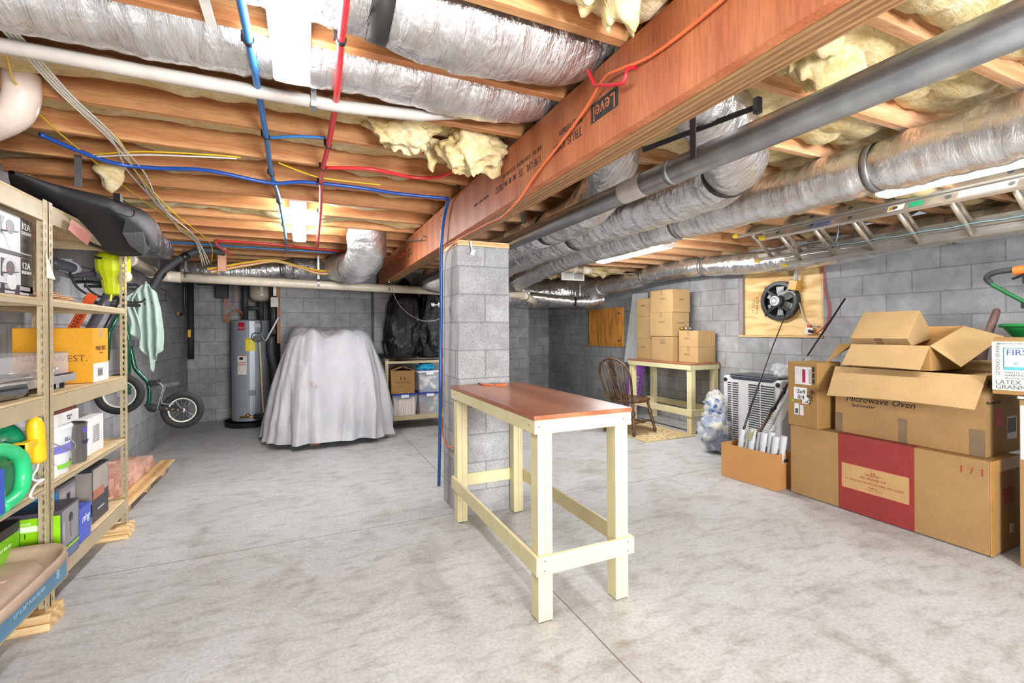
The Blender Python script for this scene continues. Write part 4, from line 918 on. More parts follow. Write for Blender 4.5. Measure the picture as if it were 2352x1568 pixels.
sheet('side_flap', ((x0, y0, z1), (x1, y0, z1+.13), (x1-.05, y0-.22, z1+.06), (x0+.02, y0-.15, z1-.13)), oc, CARD2)
sheet('side_flap', ((x0, y1, z1), (x1-.08, y1+.02, z1+.01), (x1-.15, y1+.26, z1-.01), (x0+.0, y1+.20, z1-.17)), oc, CARDI)
# small closed carton on top, propped
sb = thing('cardboard_box', 'small tilted brown carton on the very top of the pile before the right wall', 'box', (3.95, 1.93, 1.22))
a = Vector((3.78, 2.16, 1.262)); b = Vector((3.78, 1.795, 1.262)); c = Vector((4.08, 1.86, 1.462)); d = Vector((4.08, 2.23, 1.462)); dn = Vector((.055, 0, -.055)); bk = Vector((.20, 0, -.20))
g = G().f([a, b, c, d, a+dn, b+dn, c+bk, d+bk], [(0,1,2,3), (4,7,6,5), (0,4,5,1), (1,5,6,2), (2,6,7,3), (3,7,4,0)])
obj('carton_body', g, CARD2, sb, bev=.003)
f = (a+b)/2
obj('packing_tape', G().f([f+Vector((-.001, .025, 0)), f+Vector((-.001, -.025, 0)), f+dn+Vector((-.0015, -.025, 0)), f+dn+Vector((-.0015, .025, 0))], [(0, 1, 2, 3)]), TAPE, sb)
# board propping: wooden bat handle
t = thing('wooden_handle', 'weathered reddish wooden handle leaning on the right wall behind the cartons', 'handle', (4.6, 1.6, .9))
obj('handle_shaft', G().tube([(4.20, 1.72, .3), (4.32, 1.66, .9), (4.40, 1.645, 1.22), (4.44, 1.62, 1.30), (4.50, 1.60, 1.45), (4.505, 1.598, 1.465)], [.045, .045, .042, .024, .022, .014], 10), mat_wood('handle_wood', '#6a4a44', '#93736a', 'Z', 8), t, smooth=True)
single('round_peg', G().cyl((4.97, 2.325, 1.435), (5.0, 2.325, 1.435), .03, 16), M('#5a4030', .6), 'small dark round peg on the wall just above the topmost carton', 'peg')
# crate with handwriting
cr_ = thing('produce_box', 'white printed produce box with handwritten marks at the right edge on the carton pile', 'box', (3.8, 1.1, .95))
Mx = Matrix.Translation((3.60, 1.30, .955)) @ Matrix.Rotation(.30, 4, 'Z') @ Matrix.Rotation(-.07, 4, 'Y')
obj('carton_body', G().box(0, .30, -.48, 0, 0, .30, Mx), CARD3, cr_, bev=.003)
obj('printed_face', G().box(-.002, -.0005, -.48, 0, .025, .30, Mx), M('#dcdcd2', .5), cr_)
Rf, Uf = Mx.to_3x3() @ Vector((0, -1, 0)), Mx.to_3x3() @ Vector((0, 0, 1))
def onf(s, size, y, z, mat, al='LEFT', **k): text(cr_, s, size, Mx @ Vector((-.0028, y, z)), Rf, Uf, mat, align=al, **k)
onf('FIRST', .046, -.055, .238, INKB); onf('MARIETTA, GA', .012, -.05, .125, INK); onf('HAND PACKED', .016, -.05, .110, INK); onf('PRODUCE OF U.S.A.', .012, -.05, .094, INK)
onf('LATEX 2', .034, -.012, .070, MK); onf('GRANNY', .034, -.012, .042, MK); onf('MANUFACTURE', .014, -.02, .288, MK)
onf('X', .03, -.08, .175, M('#4f9fc0', .5))
for yy, zz in ((.205, .205), (.272, .272)): pass
obj('teal_band', G().box(-.0035, -.002, -.48, -.045, .140, .158, Mx), M('#54a9b5', .5), cr_)
g = G()
for a_, b_, c_, d_ in ((-.048, -.044, .155, .265), (-.48, -.044, .261, .265)): g.box(-.0035, -.002, a_, b_, c_, d_, Mx)
obj('printed_frame', g, M('#3f8f80', .5), cr_)
text(cr_, 'YANKEE CANDLES', .022, Mx @ Vector((-.003, -.022, .20)), -Uf, Rf, MK)
# crate support + bin at edge
t, A_, B_, h = carton('cardboard_box', 'tall brown and white carton cut off by the right edge of the photo', 3.64, 4.0, .76, 1.205, 0, .93, CARD, 0, None, None)
obj('white_label', G().box(-A_-.001, -A_, -B_, B_-.005, .60, .90).box(-.17, .17, B_, B_+.001, .60, .90), M('#dcdad8', .5), t)
obj('white_lid', G().box(-A_-.006, A_+.006, -B_-.006, B_+.006, .935, .95), M('#cfd8cf', .4), t, bev=.003)
# seed spreader
GRN = M('#157a3c', .35); sd = thing('seed_spreader', 'green push seed spreader with grey handle by the right wall', 'spreader', (4.3, 1.2, 0))
hop = G(); prof = [(-.17, 0), (.17, 0), (.24, .26), (-.24, .26)]
g = G()
def hopf(u, v):
    a = 2*PI*u; r = .10+.16*v; e = lambda q: math.copysign(abs(q)**.5, q)
    return Vector((4.42+e(math.cos(a))*r*.85, 1.19+e(math.sin(a))*r*1.25, 1.06+.28*v))
o = obj('hopper', G().grid(hopf, 40, 8, True), GRN, sd, smooth=True); s_ = o.modifiers.new('s', 'SOLIDIFY'); s_.thickness = .006
obj('hopper_rim', G().tube([hopf(i/40, 1.02) for i in range(41)], .012, 8), GRN, sd, smooth=True)
obj('hopper_floor', G().box(4.30, 4.54, .98, 1.26, 1.06, 1.07), M('#0e3e22', .7), sd)
for yy in (1.42, .90): obj('handle_tube', G().tube(cr([(4.42, 1.30 if yy > 1.1 else .95, 1.36), (4.42, 1.36 if yy > 1.1 else .95, 1.44), (4.36, 1.56 if yy > 1.1 else .75, 1.62), (4.33, 1.58 if yy > 1.1 else .73, 1.66)], 6), .013, 10), M('#1b6b35', .35), sd, smooth=True)
obj('handle_grip', G().tube(cr([(4.34, 1.575, 1.645), (4.32, 1.585, 1.675), (4.31, 1.56, 1.70), (4.30, 1.48, 1.715), (4.29, 1.15, 1.72), (4.30, .80, 1.71), (4.33, .73, 1.66)], 8), .018, 12), DGREY, sd, smooth=True)
obj('orange_clip', G().tube([(4.30, 1.44, 1.708), (4.295, 1.385, 1.712)], .030, 14), M('#ef7a34', .4), sd)
obj('clamp', G().box(4.385, 4.425, 1.40, 1.44, 1.46, 1.50), M('#2a2a30', .4), sd)
obj('trigger', G().bar((4.30, 1.45, 1.655), (4.29, 1.34, 1.70), .02, .012), BLK, sd)
obj('agitator', G().cyl((4.3, 1.1, 1.10), (4.55, 1.1, 1.10), .02), BLK, sd)
for x in (4.24, 4.62): obj('wheel', G().torus((x, 1.12, .14), (1, 0, 0), .11, .03, 30, 8).cyl((x-.02, 1.12, .14), (x+.02, 1.12, .14), .085, 24), BLK, sd, smooth=True)
obj('frame_tube', G().tube([(4.24, 1.12, .14), (4.62, 1.12, .14)], .01, 8).tube([(4.34, 1.12, .14), (4.36, 1.12, 1.06)], .012, 8).tube([(4.50, 1.12, .14), (4.48, 1.12, 1.06)], .012, 8), M('#1b6b35', .35), sd)
t = thing('wall_rack', 'grey wall rail with wire hooks behind the seed spreader handle', 'rack', (4.98, 1.2, 1.7))
obj('rail', G().box(4.985, 5.0, .6, 1.62, 1.665, 1.745), M('#7b7976', .5, .3), t)
obj('hook_wire', G().tube(cr([(4.985, 1.43, 1.70), (4.93, 1.43, 1.66), (4.90, 1.45, 1.60), (4.86, 1.52, 1.62)], 6), .006, 8).tube(cr([(4.985, 1.36, 1.70), (4.93, 1.36, 1.64), (4.90, 1.38, 1.60), (4.85, 1.42, 1.60)], 6), .006, 8), GALV, t, smooth=True)
# ================================================================ right middle: air unit, pole box, rods, clear bag
t = thing('air_cooler', 'grey white portable air cooler with louvred front behind the open pole box', 'appliance', (4.4, 3.4, 0))
AC = M('#c9c9c9', .4, 0, .03)
x0, x1, y0, y1 = 4.22, 4.60, 3.03, 3.72
obj('housing', G().box(x0, x1, y0, y1, .03, .83), AC, t, bev=.02)
obj('top_panel', G().box(x0+.02, x1-.02, y0+.05, y1-.07, .831, .85), M('#343a44', .35), t, bev=.006)
obj('front_trim', G().prism([(x0-.003, y0+.06, .83), (x0-.003, y1-.08, .83), (x0-.003, y1-.13, .80), (x0-.003, y0+.10, .80)], (.01, 0, 0)), M('#343a44', .35), t)
for a, b in ((3.53, 3.66), (3.11, 3.40)):
    obj('grille_opening', G().box(x0-.001, x0+.002, a, b, .13, .77), M('#55575b', .6), t)
    g = G(); z = .14
    while z < .77: g.box(x0-.010, x0-.001, a-.005, b+.005, z, z+.008); z += .024
    g.box(x0-.012, x0-.001, (a+b)/2-.005, (a+b)/2+.005, .13, .77)
    obj('louvres', g, AC, t)
for yy in (3.07, 3.685): obj('corner_knob', G().cyl((x0-.006, yy, .785), (x0+.002, yy, .785), .022, 20), M('#1f2126', .3), t)
obj('side_groove', G().box(x0+.12, x0+.15, y0-.002, y0+.002, .05, .80), M('#7d7f83', .5), t)
obj('caster', G().cyl((x0+.05, y0+.05, .015), (x0+.05, y0+.08, .015), .015), BLK, t); obj('caster', G().cyl((x0+.05, y1-.08, .015), (x0+.05, y1-.05, .015), .015), BLK, t)
pbx = thing('open_carton', 'low open tan carton on the floor full of grey plastic tubes', 'box', (3.65, 2.83, 0))
OFF[pbx.name] = Vector((3.65, 2.83, 0)); TAN = mat_card('tan_card', '#c08a52', .06)
K = [(3.475, 3.085), (3.53, 2.585), (3.735, 2.605), (3.69, 3.10)]
for i in range(4):
    a, b = K[i], K[(i+1) % 4]; sheet('carton_wall', ((a[0], a[1], .002), (b[0], b[1], .002), (b[0], b[1], .300), (a[0], a[1], .300)), pbx, TAN)
sheet('carton_floor', [(k[0], k[1], .004) for k in K], pbx, TAN)
obj('hand_hole', G().box(3.62, 3.68, 2.588, 2.592, .225, .25), M('#2a2018', .8), pbx)
GT = M('#c3c7ca', .35, 0, .03)
for i in range(8):
    by = 3.00-.052*i; bx = 3.56+.022*(i % 2)+.02*i/7; ty = by-.045; tx = bx+.035
    tt = thing('plastic_tube', 'grey capped plastic tube standing in the open tan carton, %s from the left' % ordn(i+1), 'tube', (bx, by, .01), 'grey tubes in the tan carton')
    h = .43+.012*(i % 3)
    obj('tube_body', G().cyl((bx, by, .01), (bx+(tx-bx)*.8, by+(ty-by)*.8, h*.8), .0235, 16), GT, tt, smooth=False)
    obj('tube_cap', G().tube([(bx+(tx-bx)*.76, by+(ty-by)*.76, h*.76), (tx, ty, h)], [.0255, .0245], 16), GT, tt)
t = thing('fishing_rod', 'thin black fishing rod leaning from the tan carton to the fan', 'rod', (3.56, 3.05, .1))
obj('rod_blank', G().tube([(3.53, 3.045, .02), (3.85, 3.07, .62), (4.15, 3.10, 1.10), (4.45, 3.14, 1.50), (4.6, 3.17, 1.66)], [.010, .009, .006, .004, .002], 8), BLK, t, smooth=True)
for p in ((3.86, 3.06, .60), (4.10, 3.08, 1.0), (3.98, 3.07, .80)): obj('line_guide', G().torus((p[0], p[1]-.012, p[2]), (.5, 0, 1), .008, .0015, 14, 5), BLK, t)
t = thing('fishing_rod', 'thick black and brown fishing rod with cork-dark grip crossing before the air cooler', 'rod', (3.56, 2.98, .1))
obj('grip', G().tube([(3.55, 2.99, .03), (3.80, 2.93, .42), (3.90, 2.905, .58)], .0125, 10), M('#5a3a2c', .6), t, smooth=True)
obj('reel_seat', G().tube([(3.90, 2.905, .58), (3.93, 2.895, .62), (3.935, 2.893, .63), (4.0, 2.87, .74), (4.01, 2.868, .75), (4.03, 2.862, .79)], [.013, .024, .016, .015, .022, .014], 12), BLK, t, smooth=True)
obj('rod_blank', G().tube([(4.03, 2.862, .79), (4.45, 2.78, 1.30), (4.72, 2.74, 1.62)], [.009, .009, .008], 8), M('#1c181c', .4), t, smooth=True)
CLR = mat_clear('clear_plastic', (.93, .94, .96, 1), .10, .24)
t = thing('plastic_sleeve', 'clear plastic sleeve with a packed blind leaning in the tan carton', 'packaging', (3.6, 2.9, .1))
obj('sleeve', G().tube(cr([(3.60, 2.92, .05), (3.70, 2.87, .30), (3.88, 2.78, .62), (4.02, 2.73, .90), (4.12, 2.70, 1.08)], 6), [.045]*12+[.036]*8+[.022]*5, 12, True, lambda i, k, p: 1+.35*noise.noise(p*14)), CLR, t, smooth=True)
obj('blind_slat', G().tube([(3.62, 2.91, .08), (3.86, 2.80, .60), (4.05, 2.73, .98)], .010, 8), M('#6f7378', .4), t)
obj('paper_insert', G().box(3.565, 3.569, 2.83, 2.88, .36, .46, Matrix.Translation((3.57, 2.85, .4)) @ Matrix.Rotation(.35, 4, 'Y') @ Matrix.Translation((-3.57, -2.85, -.4))), M('#8e8e6a', .5), t)
text(t, 'SHADES', .03, (4.02, 2.70, 1.0), (.35, -.1, 1), (0, -1, -.1), INK)
t = thing('clear_bag', 'clear plastic bag with crumpled blue and white cloth on the floor beside the air cooler', 'bag', (4.0, 3.7, 0))
BW = NT('blue_white_cloth'); BW.set(BW.ramp(BW.noise(BW.pos(), 9, 3), [(.42, '#3c5684'), (.5, '#8f9cb4'), (.58, '#c9bfa4')]), .85); BW.bump(BW.noise(BW.pos(), 18, 4), .5, .02)
obj('cloth', G().ball((4.07, 3.70, .20), .17, 40, 28, (.8, .75, 1.15), .5, 3).ball((4.12, 3.73, .46), .12, 30, 20, (.8, .7, 1.1), .5, 6), BW.m, t, smooth=True)
obj('film', G().ball((4.07, 3.70, .225), .195, 48, 32, (.85, .85, 1.15), .35, 3).ball((4.13, 3.74, .50), .14, 36, 24, (.8, .75, 1.15), .5, 9), CLR, t, smooth=True)
obj('loose_film', G().grid(lambda u, v: Vector((3.86+.12*u, 3.42+.22*v, .012+.02*abs(noise.noise(Vector((u*4, v*4, 0)))))), 10, 10), CLR, t, smooth=True)
t = thing('clear_bag', 'crumpled clear plastic sheet on top of the air cooler beside the labelled carton', 'bag', (4.5, 3.0, .85))
obj('film', G().ball((4.45, 3.12, .89), .12, 40, 24, (1.1, 1.2, .6), .7, 21), CLR, t, smooth=True)
single('black_item', G().box(4.35, 4.7, 1.25, 1.45, .90, 1.075), BLK, 'black lid edge peeking out behind the microwave carton', 'box', bev=.02)
# ================================================================ back area
# rear metal shelf with bins and bags
def angle_post(x, y, z0, z1, fx, fy, par, holes=True, mat=None):
    """slotted angle iron; fx, fy = directions of its two flanges from the corner (x, y)"""
    w_, th, pitch = .038, .002, .0381
    g = G()
    def flange(ax, s):
        def bx(u0, u1, za, zb):
            if ax == 0: g.box(min(x, x+s*u0, x+s*u1) if False else min(x+s*u0, x+s*u1), max(x+s*u0, x+s*u1), min(y, y+fy*th), max(y, y+fy*th), za, zb)
            else: g.box(min(x, x+fx*th), max(x, x+fx*th), min(y+s*u0, y+s*u1), max(y+s*u0, y+s*u1), za, zb)
        if not holes: bx(0, w_, z0, z1); return
        bx(0, .0135, z0, z1); bx(.0245, w_, z0, z1); z = z0
        while z < z1-pitch: bx(.0135, .0245, z, z+pitch*.47); z += pitch
        bx(.0135, .0245, z, z1)
    flange(0, fx); flange(1, fy)
    return obj('post', g, mat or STEELB, par)
BOARD = mat_wood('shelf_board', '#c6a878', '#e2cba0', 'Y', 8)
rs = thing('storage_rack', 'small beige metal rack at the back with bins below and black bags on top', 'shelf', (1.4, 6.5, 0))
X0_, X1_, Y0_, Y1_ = .985, 1.95, 6.30, 6.70
for x, fx in ((X0_, 1), (X1_, -1)):
    for y, fy in ((Y0_, 1), (Y1_, -1)): angle_post(x, y, 0, .955, fx, fy, rs)
for z in (.135, .90):
    h_ = .055 if z < .5 else .03
    obj('shelf_beam', G().box(X0_+.002, X1_-.002, Y0_-.002, Y0_+.01, z, z+h_), STEELB, rs); obj('shelf_beam', G().box(X0_+.002, X1_-.002, Y1_-.01, Y1_+.002, z, z+h_), STEELB, rs)
    obj('shelf_board', G().box(X0_+.003, X1_-.003, Y0_+.011, Y1_-.011, z+h_-.014, z+h_), BOARD, rs)
t, A_, B_, h = carton('cardboard_box', 'brown carton with half raised lid and ornament maker name on the back rack', 1.06, 1.375, 6.31, 6.62, .492, .80, CARD3, 0, None, None)
for s in (-1, 1): sheet('lid_flap', [(s*A_, -B_, h), (s*A_, B_, h), (s*.01, B_, h+.055), (s*.01, -B_, h+.055)], t, CARD2)
text(t, 'BALSAM HILL', .036, (0, -B_-.001, .155), (1, 0, 0), (0, 0, 1), M('#5a2c22', .7)); text(t, 'ORNAMENTS', .016, (0, -B_-.001, .13), (1, 0, 0), (0, 0, 1), M('#8a5a3a', .7))
text(t, 'Model\nSize 10 x 12', .016, (-.03, -B_-.001, .09), (1, 0, 0), (0, 0, 1), INK)
obj('tree_logo', G().prism([(-.02+a, -B_-.001, .19+b) for a, b in ((-.02, 0), (.008, 0), (-.006, .05))], (0, .0005, 0)).prism([(.02+a, -B_-.001, .19+b) for a, b in ((-.012, 0), (.02, 0), (.002, .05))], (0, .0005, 0)), M('#5a2c22', .7), t)
def bin_(name, lab, x0, x1, y0, y1, z0, z1, lidm, inner, seed, lid=True):
    t = thing(name, lab, 'bin', ((x0+x1)/2, (y0+y1)/2, z0), 'clear bins on the back rack')
    cm = mat_clear('bin_plastic_%d' % seed, (.86, .9, .97, 1), .15, .3)
    g = G(); tp = .02
    def ring(z, s): return [Vector((x0+s, y0+s, z)), Vector((x1-s, y0+s, z)), Vector((x1-s, y1-s, z)), Vector((x0+s, y1-s, z))]
    P = ring(z0, tp)+ring(z1, 0); g.f(P, [(0,3,2,1), (0,1,5,4), (1,2,6,5), (2,3,7,6), (3,0,4,7)])
    obj('bin_body', g, cm, t)
    if lid: obj('bin_lid', G().box(x0-.01, x1+.01, y0-.012, y1+.01, z1, z1+.018).box(x0+.02, x1-.02, y0+.01, y1-.02, z1+.018, z1+.023), lidm, t, bev=.004)
    obj('latch', G().box((x0+x1)/2-.05, (x0+x1)/2+.05, y0-.016, y0-.012, z1-.03, z1+.01), M('#dfe3ea', .3), t)
    inner(t, x0+.028, x1-.028, y0+.028, y1-.028, z0+.006, z1-.03)
    return t
def files(t, a, b, c, d, e, f):
    n = 9
    for i in range(n): obj('folder', G().box(a+(b-a)*i/n+.002, a+(b-a)*(i+1)/n-.002, c, d, e, f-.012*((i*3) % 4)), M(('#e6d3bf', '#dcc5ae', '#e9dccd')[i % 3], .7), t)
def yarn(t, a, b, c, d, e, f):
    cols = ['#8a4a58', '#6b7fa8', '#4f8a86', '#efe9df', '#c9a9a0', '#e7ddd0', '#4f8a86', '#a88aa0']
    random.seed(4)
    for i in range(14):
        r = .048; x = a+r+(b-a-2*r)*((i*7) % 5)/4; y = c+r+(i % 2)*.08; z = e+r+(i//5)*.075
        obj('yarn_ball', G().ball((x, y, min(z, f-r)), r, 14, 9, rough=.2, seed=i), M(cols[(i*3) % 8], .9), t, smooth=True)
def balls(t, a, b, c, d, e, f):
    random.seed(9)
    for i in range(24):
        r = .034; x = a+r+(b-a-2*r)*random.random(); y = c+r+(.1)*random.random(); z = e+r+(f-e-2*r)*(i/23)
        obj('cotton_ball', G().ball((x, y, z), r, 12, 8, rough=.5, seed=i), M('#efe9de' if i % 6 else '#4f9fb5', .9), t, smooth=True)
bin_('storage_bin', 'lidded clear bin filled with file folders, under the half-open carton', 1.075, 1.405, 6.30, 6.64, .192, .468, M('#2f3f9c', .35), files, 1)
bin_('storage_bin', 'lidded clear bin of coloured yarn balls, beside the bin of folders', 1.43, 1.74, 6.30, 6.64, .192, .468, M('#2f3f9c', .35), yarn, 2)
bin_('storage_bin', 'clear bin of white cotton balls under the bright blue bag', 1.43, 1.74, 6.31, 6.63, .492, .765, M('#e4e6ea', .35), balls, 3)
CY = NT('blue_bag_film'); CY.bump(CY.noise(CY.pos(), 16, 5), .8, .02); CYM = CY.set('#1e9ac8', .25)
single('blue_bag', G().ball((1.55, 6.42, .835), .115, 40, 26, (1.1, .9, .48), .4, 5), CYM, 'bright blue plastic bag bundled on the clear bin', 'bag', smooth=True)
GB = NT('black_bag_film'); GB.bump(GB.math('ADD', GB.noise(GB.pos(), 7, 6, .6, .8), GB.math('MULTIPLY', GB.noise(GB.pos((1, 1, .5)), 18, 3), .3)), .6, .06); GBM = GB.set('#1b1b1f', .17, .45); GB.b.inputs['Specular IOR Level'].default_value = .7
def gbag(c, w_, d_, prof, seed, lab, lean=0):
    t = thing('garbage_bag', lab, 'bag', (c[0], c[1], prof[0][0]), 'black bags on the back rack')
    def fn(u, v):
        a = 2*PI*u; i = v*(len(prof)-1); k = min(int(i), len(prof)-2); f = i-k
        z = prof[k][0]*(1-f)+prof[k+1][0]*f; r = prof[k][1]*(1-f)+prof[k+1][1]*f
        q = Vector((math.cos(a)*1.6, math.sin(a)*1.6, z*3+seed))
        rr = r*(1+.26*noise.noise(q)+.20*abs(noise.noise(q*2.4))+.05*abs(noise.noise(q*5.1))+.05*math.sin(a*9+z*14+seed)*(.4+.6*v))
        return Vector((c[0]+rr*w_*math.cos(a)+lean*(z-.95), c[1]+rr*d_*math.sin(a), z))
    obj('bag_film', G().grid(fn, 70, 60, True), GBM, t, smooth=True)
    return t
gbag((1.235, 6.47), .235, .17, [(.957, .3), (.965, .85), (1.02, .95), (1.2, 1.0), (1.38, .98), (1.52, .92), (1.64, .90), (1.75, .85), (1.86, .62), (1.95, .38), (2.03, .20), (2.06, .12)], 3, 'left black garbage bag on the back rack, tied and pointed at the top', .04)
gbag((1.66, 6.47), .225, .17, [(.957, .3), (.965, .8), (1.05, .95), (1.2, .98), (1.4, 1.0), (1.6, .95), (1.75, .8), (1.88, .6), (1.97, .4), (2.02, .2)], 13, 'right black garbage bag on the back rack, partly hidden by the pier', 0)
pipe('thin_wire', [(1.05, 6.12, 1.90), (1.06, 6.05, 1.80), (1.13, 6.05, 1.67), (1.25, 6.02, 1.55), (1.42, 6.02, 1.47), (1.60, 6.02, 1.48), (1.75, 6.04, 1.55)], .0035, M('#c9c4b4', .5), 'thin pale wire drooping in front of the black bags', 'wire')
single('small_greenery', G().ball((.97, 6.52, .99), .05, 24, 14, (1.0, .8, .55), 1.2, 4), M('#1f3a26', .8), 'small dark green garland scrap on the left end of the back rack', 'garland')
# covered machine
TP = NT('white_dust_sheet'); TP.bump(TP.noise(TP.pos((1, 1, .35)), 13, 5, .6, .7), .45, .03); TPM = TP.set(TP.ramp(TP.noise(TP.pos(), 3, 4), [(.35, '#a3a2a7'), (.65, '#b0afb4')]), .42)
tc = thing('covered_machine', 'bulky machine draped in a white dust sheet in front of the back wall', 'cover', (.3, 6.25, 0))
def tarp(u, v):
    a = 2*PI*u; c, s = math.cos(a), math.sin(a)
    se = lambda q, e: math.copysign(abs(q)**e, q)
    # v: 0 top centre .. .28 edge of top .. 1 hem
    cx, cy = .31, 6.27
    top = min(v/.26, 1.); dn = max(0., (v-.26)/.74)
    ax = .46*top+.27*dn**.85; ay = .31*top+.30*dn**.9
    if s > 0: ay = .31*top+.16*dn
    e = .55+.25*dn
    x = cx+ax*se(c, e); y = cy+ay*se(s, e)
    fold = dn**1.05*(.055*(1-2*abs(math.sin(a*5.5+1.3*math.sin(a*2)+dn*.6))**.7)+.03*math.sin(a*19+2+dn)+.07*noise.noise(Vector((c*2.4, s*2.4, dn*1.2)))+.03*(1-2*abs(noise.noise(Vector((c*5, s*5, dn*2.5))))))
    x += c*fold; y += s*fold
    hem = .035+.03*noise.noise(Vector((c*3, s*3, 5)))+.05*max(0, math.cos(a-PI*1.5+.3))*.8
    if c < -.6: hem -= .0
    z = 1.365+.055*(abs(noise.noise(Vector((x*5, y*5, 1))))*2-.5)-.045*math.exp(-((x-.27)/.09)**2)-.02*(abs(x-cx)/.4)**4*top
    z -= .05*top**6
    z = z*(1-dn)+hem*dn
    z += .0 if dn > 0 else 0
    bul = math.sin(PI*min(1, dn*1.1))*.05
    x += c*bul; y += s*bul
    return Vector((x, y, max(.004, z)))
o = obj('dust_sheet', G().grid(tarp, 220, 90, True), TPM, tc, smooth=True)
for x, z, r in ((.055, .765, .020), (.08, .715, .014), (.13, .72, .022), (.69, .735, .010)):
    v_ = None
    # stain: a small patch following the sheet, found on the sheet's front
    best = min((((tarp(u/440, v/180)-Vector((x, 5.7, z))).length, u, v) for u in range(300, 360) for v in range(60, 150)), key=lambda q: q[0])
    p = tarp(best[1]/440, best[2]/180)
    g = G().lathe([(r, 0), (r*.98, .002)], 16, Matrix.Translation(p+Vector((0, -.006, 0))) @ Matrix.Rotation(PI/2-.25, 4, 'X'))
    obj('rust_stain', g, M('#a8948a', .6), tc, label='small round brown stain')
obj('wooden_skid', G().box(.06, .17, 5.93, 6.4, .0, .035), M('#8a5a44', .7), tc)
# water heater
wh = thing('water_heater', 'tall grey electric water heater in the back left alcove', 'heater', (-.70, 7.68, 0))
HC = (-.695, 7.70)
TM = Matrix.Translation((HC[0], HC[1], 0))
obj('tank_shell', G().lathe([(.235, .08), (.25, .085), (.25, 1.49), (.24, 1.505), (.05, 1.512)], 48, TM), M('#8f969e', .35, .2, .03), wh, smooth=False, bev=0)
obj('drain_pan', G().lathe([(.30, 0), (.33, .005), (.345, .07), (.34, .075), (.325, .02), (.1, .02)], 44, TM), M('#131315', .4), wh)
def onH(ang, z0, z1, w_, mat, nm, rr=.2515, lab=None):
    g = G(); n = 5; a0 = ang-w_/2/.25; a1 = ang+w_/2/.25
    P = [[Vector((HC[0]+rr*math.sin(a0+(a1-a0)*i/n), HC[1]-rr*math.cos(a0+(a1-a0)*i/n), z)) for i in range(n+1)] for z in (z0, z1)]
    for i in range(n): g.f([P[0][i], P[0][i+1], P[1][i+1], P[1][i]], [(0, 1, 2, 3)])
    o = obj(nm, g, mat, wh, label=lab); s_ = o.modifiers.new('s', 'SOLIDIFY'); s_.thickness = .003; s_.offset = 1; return o
onH(-.42, 1.36, 1.47, .09, M('#a5182c', .4), 'brand_plate', lab='dark red maker plate')
onH(-.40, 1.06, 1.30, .10, M('#878e96', .4), 'access_cover', .253); onH(-.36, .27, .50, .10, M('#878e96', .4), 'access_cover', .253)
onH(.05, 1.07, 1.25, .12, M('#e2cf22', .5), 'energy_label', lab='yellow energy label'); onH(-.40, .74, 1.01, .125, M('#d8d0c6', .5), 'warning_label', lab='warning label with red stripes')
for z in (1.0, .905, .875): onH(-.40, z, z+.008, .12, M('#c4302a', .5), 'warning_stripe', .255)
onH(-.42, .945, .985, .05, INK, 'warning_picture', .255)
onH(.42, 1.40, 1.45, .10, M('#b9b7ae', .5), 'rating_plate'); onH(.12, .44, .52, .10, M('#777e86', .5), 'printed_notice')
text(wh, 'AMERICAN\nWATER', .018, (HC[0]-.10, HC[1]-.236, 1.39), (1, -.35, 0), (0, 0, 1), M('#e0c8c8', .5))
text(wh, 'ENERGYGUIDE', .016, (HC[0]+.012, HC[1]-.2575, 1.235), (1, 0, 0), (0, 0, 1), INK)
obj('drain_valve', G().cyl((HC[0]-.12, HC[1]-.26, .15), (HC[0]+.10, HC[1]-.30, .15), .014).ball((HC[0]-.02, HC[1]-.28, .17), .03), M('#b88a4a', .35, .8), wh, smooth=True)
obj('hot_pipe', G().tube([(HC[0]-.07, HC[1], 1.51), (HC[0]-.07, HC[1], 2.1)], .035, 16), DGREY, wh, smooth=True, label='grey foam covered pipe')
obj('cold_pipe', G().tube([(HC[0]+.13, HC[1]-.02, 1.51), (HC[0]+.13, HC[1]-.02, 1.80)], .036, 16).tube([(HC[0]-.07, HC[1]-.01, 1.68), (HC[0]+.13, HC[1]-.02, 1.68)], .032, 12), DGREY, wh, smooth=True)
obj('control_box', G().box(HC[0]+.05, HC[0]+.17, HC[1]-.285, HC[1]-.235, 1.22, 1.28), BLK, wh)
obj('control_wire', G().tube(cr([(HC[0]+.14, HC[1]-.27, 1.56), (HC[0]+.15, HC[1]-.29, 1.34), (HC[0]+.06, HC[1]-.29, 1.32), (HC[0]+.03, HC[1]-.30, 1.26), (HC[0]+.08, HC[1]-.30, 1.20), (HC[0]+.13, HC[1]-.30, 1.22)], 6), .006, 6), BLK, wh, smooth=True)
obj('relief_tube', G().tube([(HC[0]+.13, HC[1]-.30, 1.19), (HC[0]+.17, HC[1]-.31, .19)], .012, 8), M('#d9bf8c', .5), wh)
t = thing('expansion_tank', 'beige expansion tank hanging above the water heater', 'tank', (-.56, 7.68, 1.79))
obj('tank_shell', G().lathe([(.03, 1.775), (.09, 1.785), (.135, 1.815), (.15, 1.86), (.152, 1.90), (.149, 1.905), (.152, 1.91), (.15, 2.12), (.10, 2.16)], 36, Matrix.Translation((-.56, 7.68, 0))), M('#b3aa98', .3), t, smooth=True)
t = thing('insulated_hose', 'dark grey foam covered pipe running down right of the water heater', 'pipe', (-.36, 7.3, .8))
obj('foam_sleeve', G().tube(cr([(-.385, 7.3, 2.05), (-.375, 7.3, 1.6), (-.37, 7.25, 1.30)], 5), .045, 14).tube(cr([(-.41, 7.25, 1.27), (-.41, 7.25, 1.05), (-.36, 7.22, .80), (-.30, 7.2, .55)], 5), .048, 14), DGREY, t, smooth=True)
t = thing('insulated_hose', 'short black insulated pipe lying at the foot of the water heater', 'pipe', (-.5, 7.3, .15))
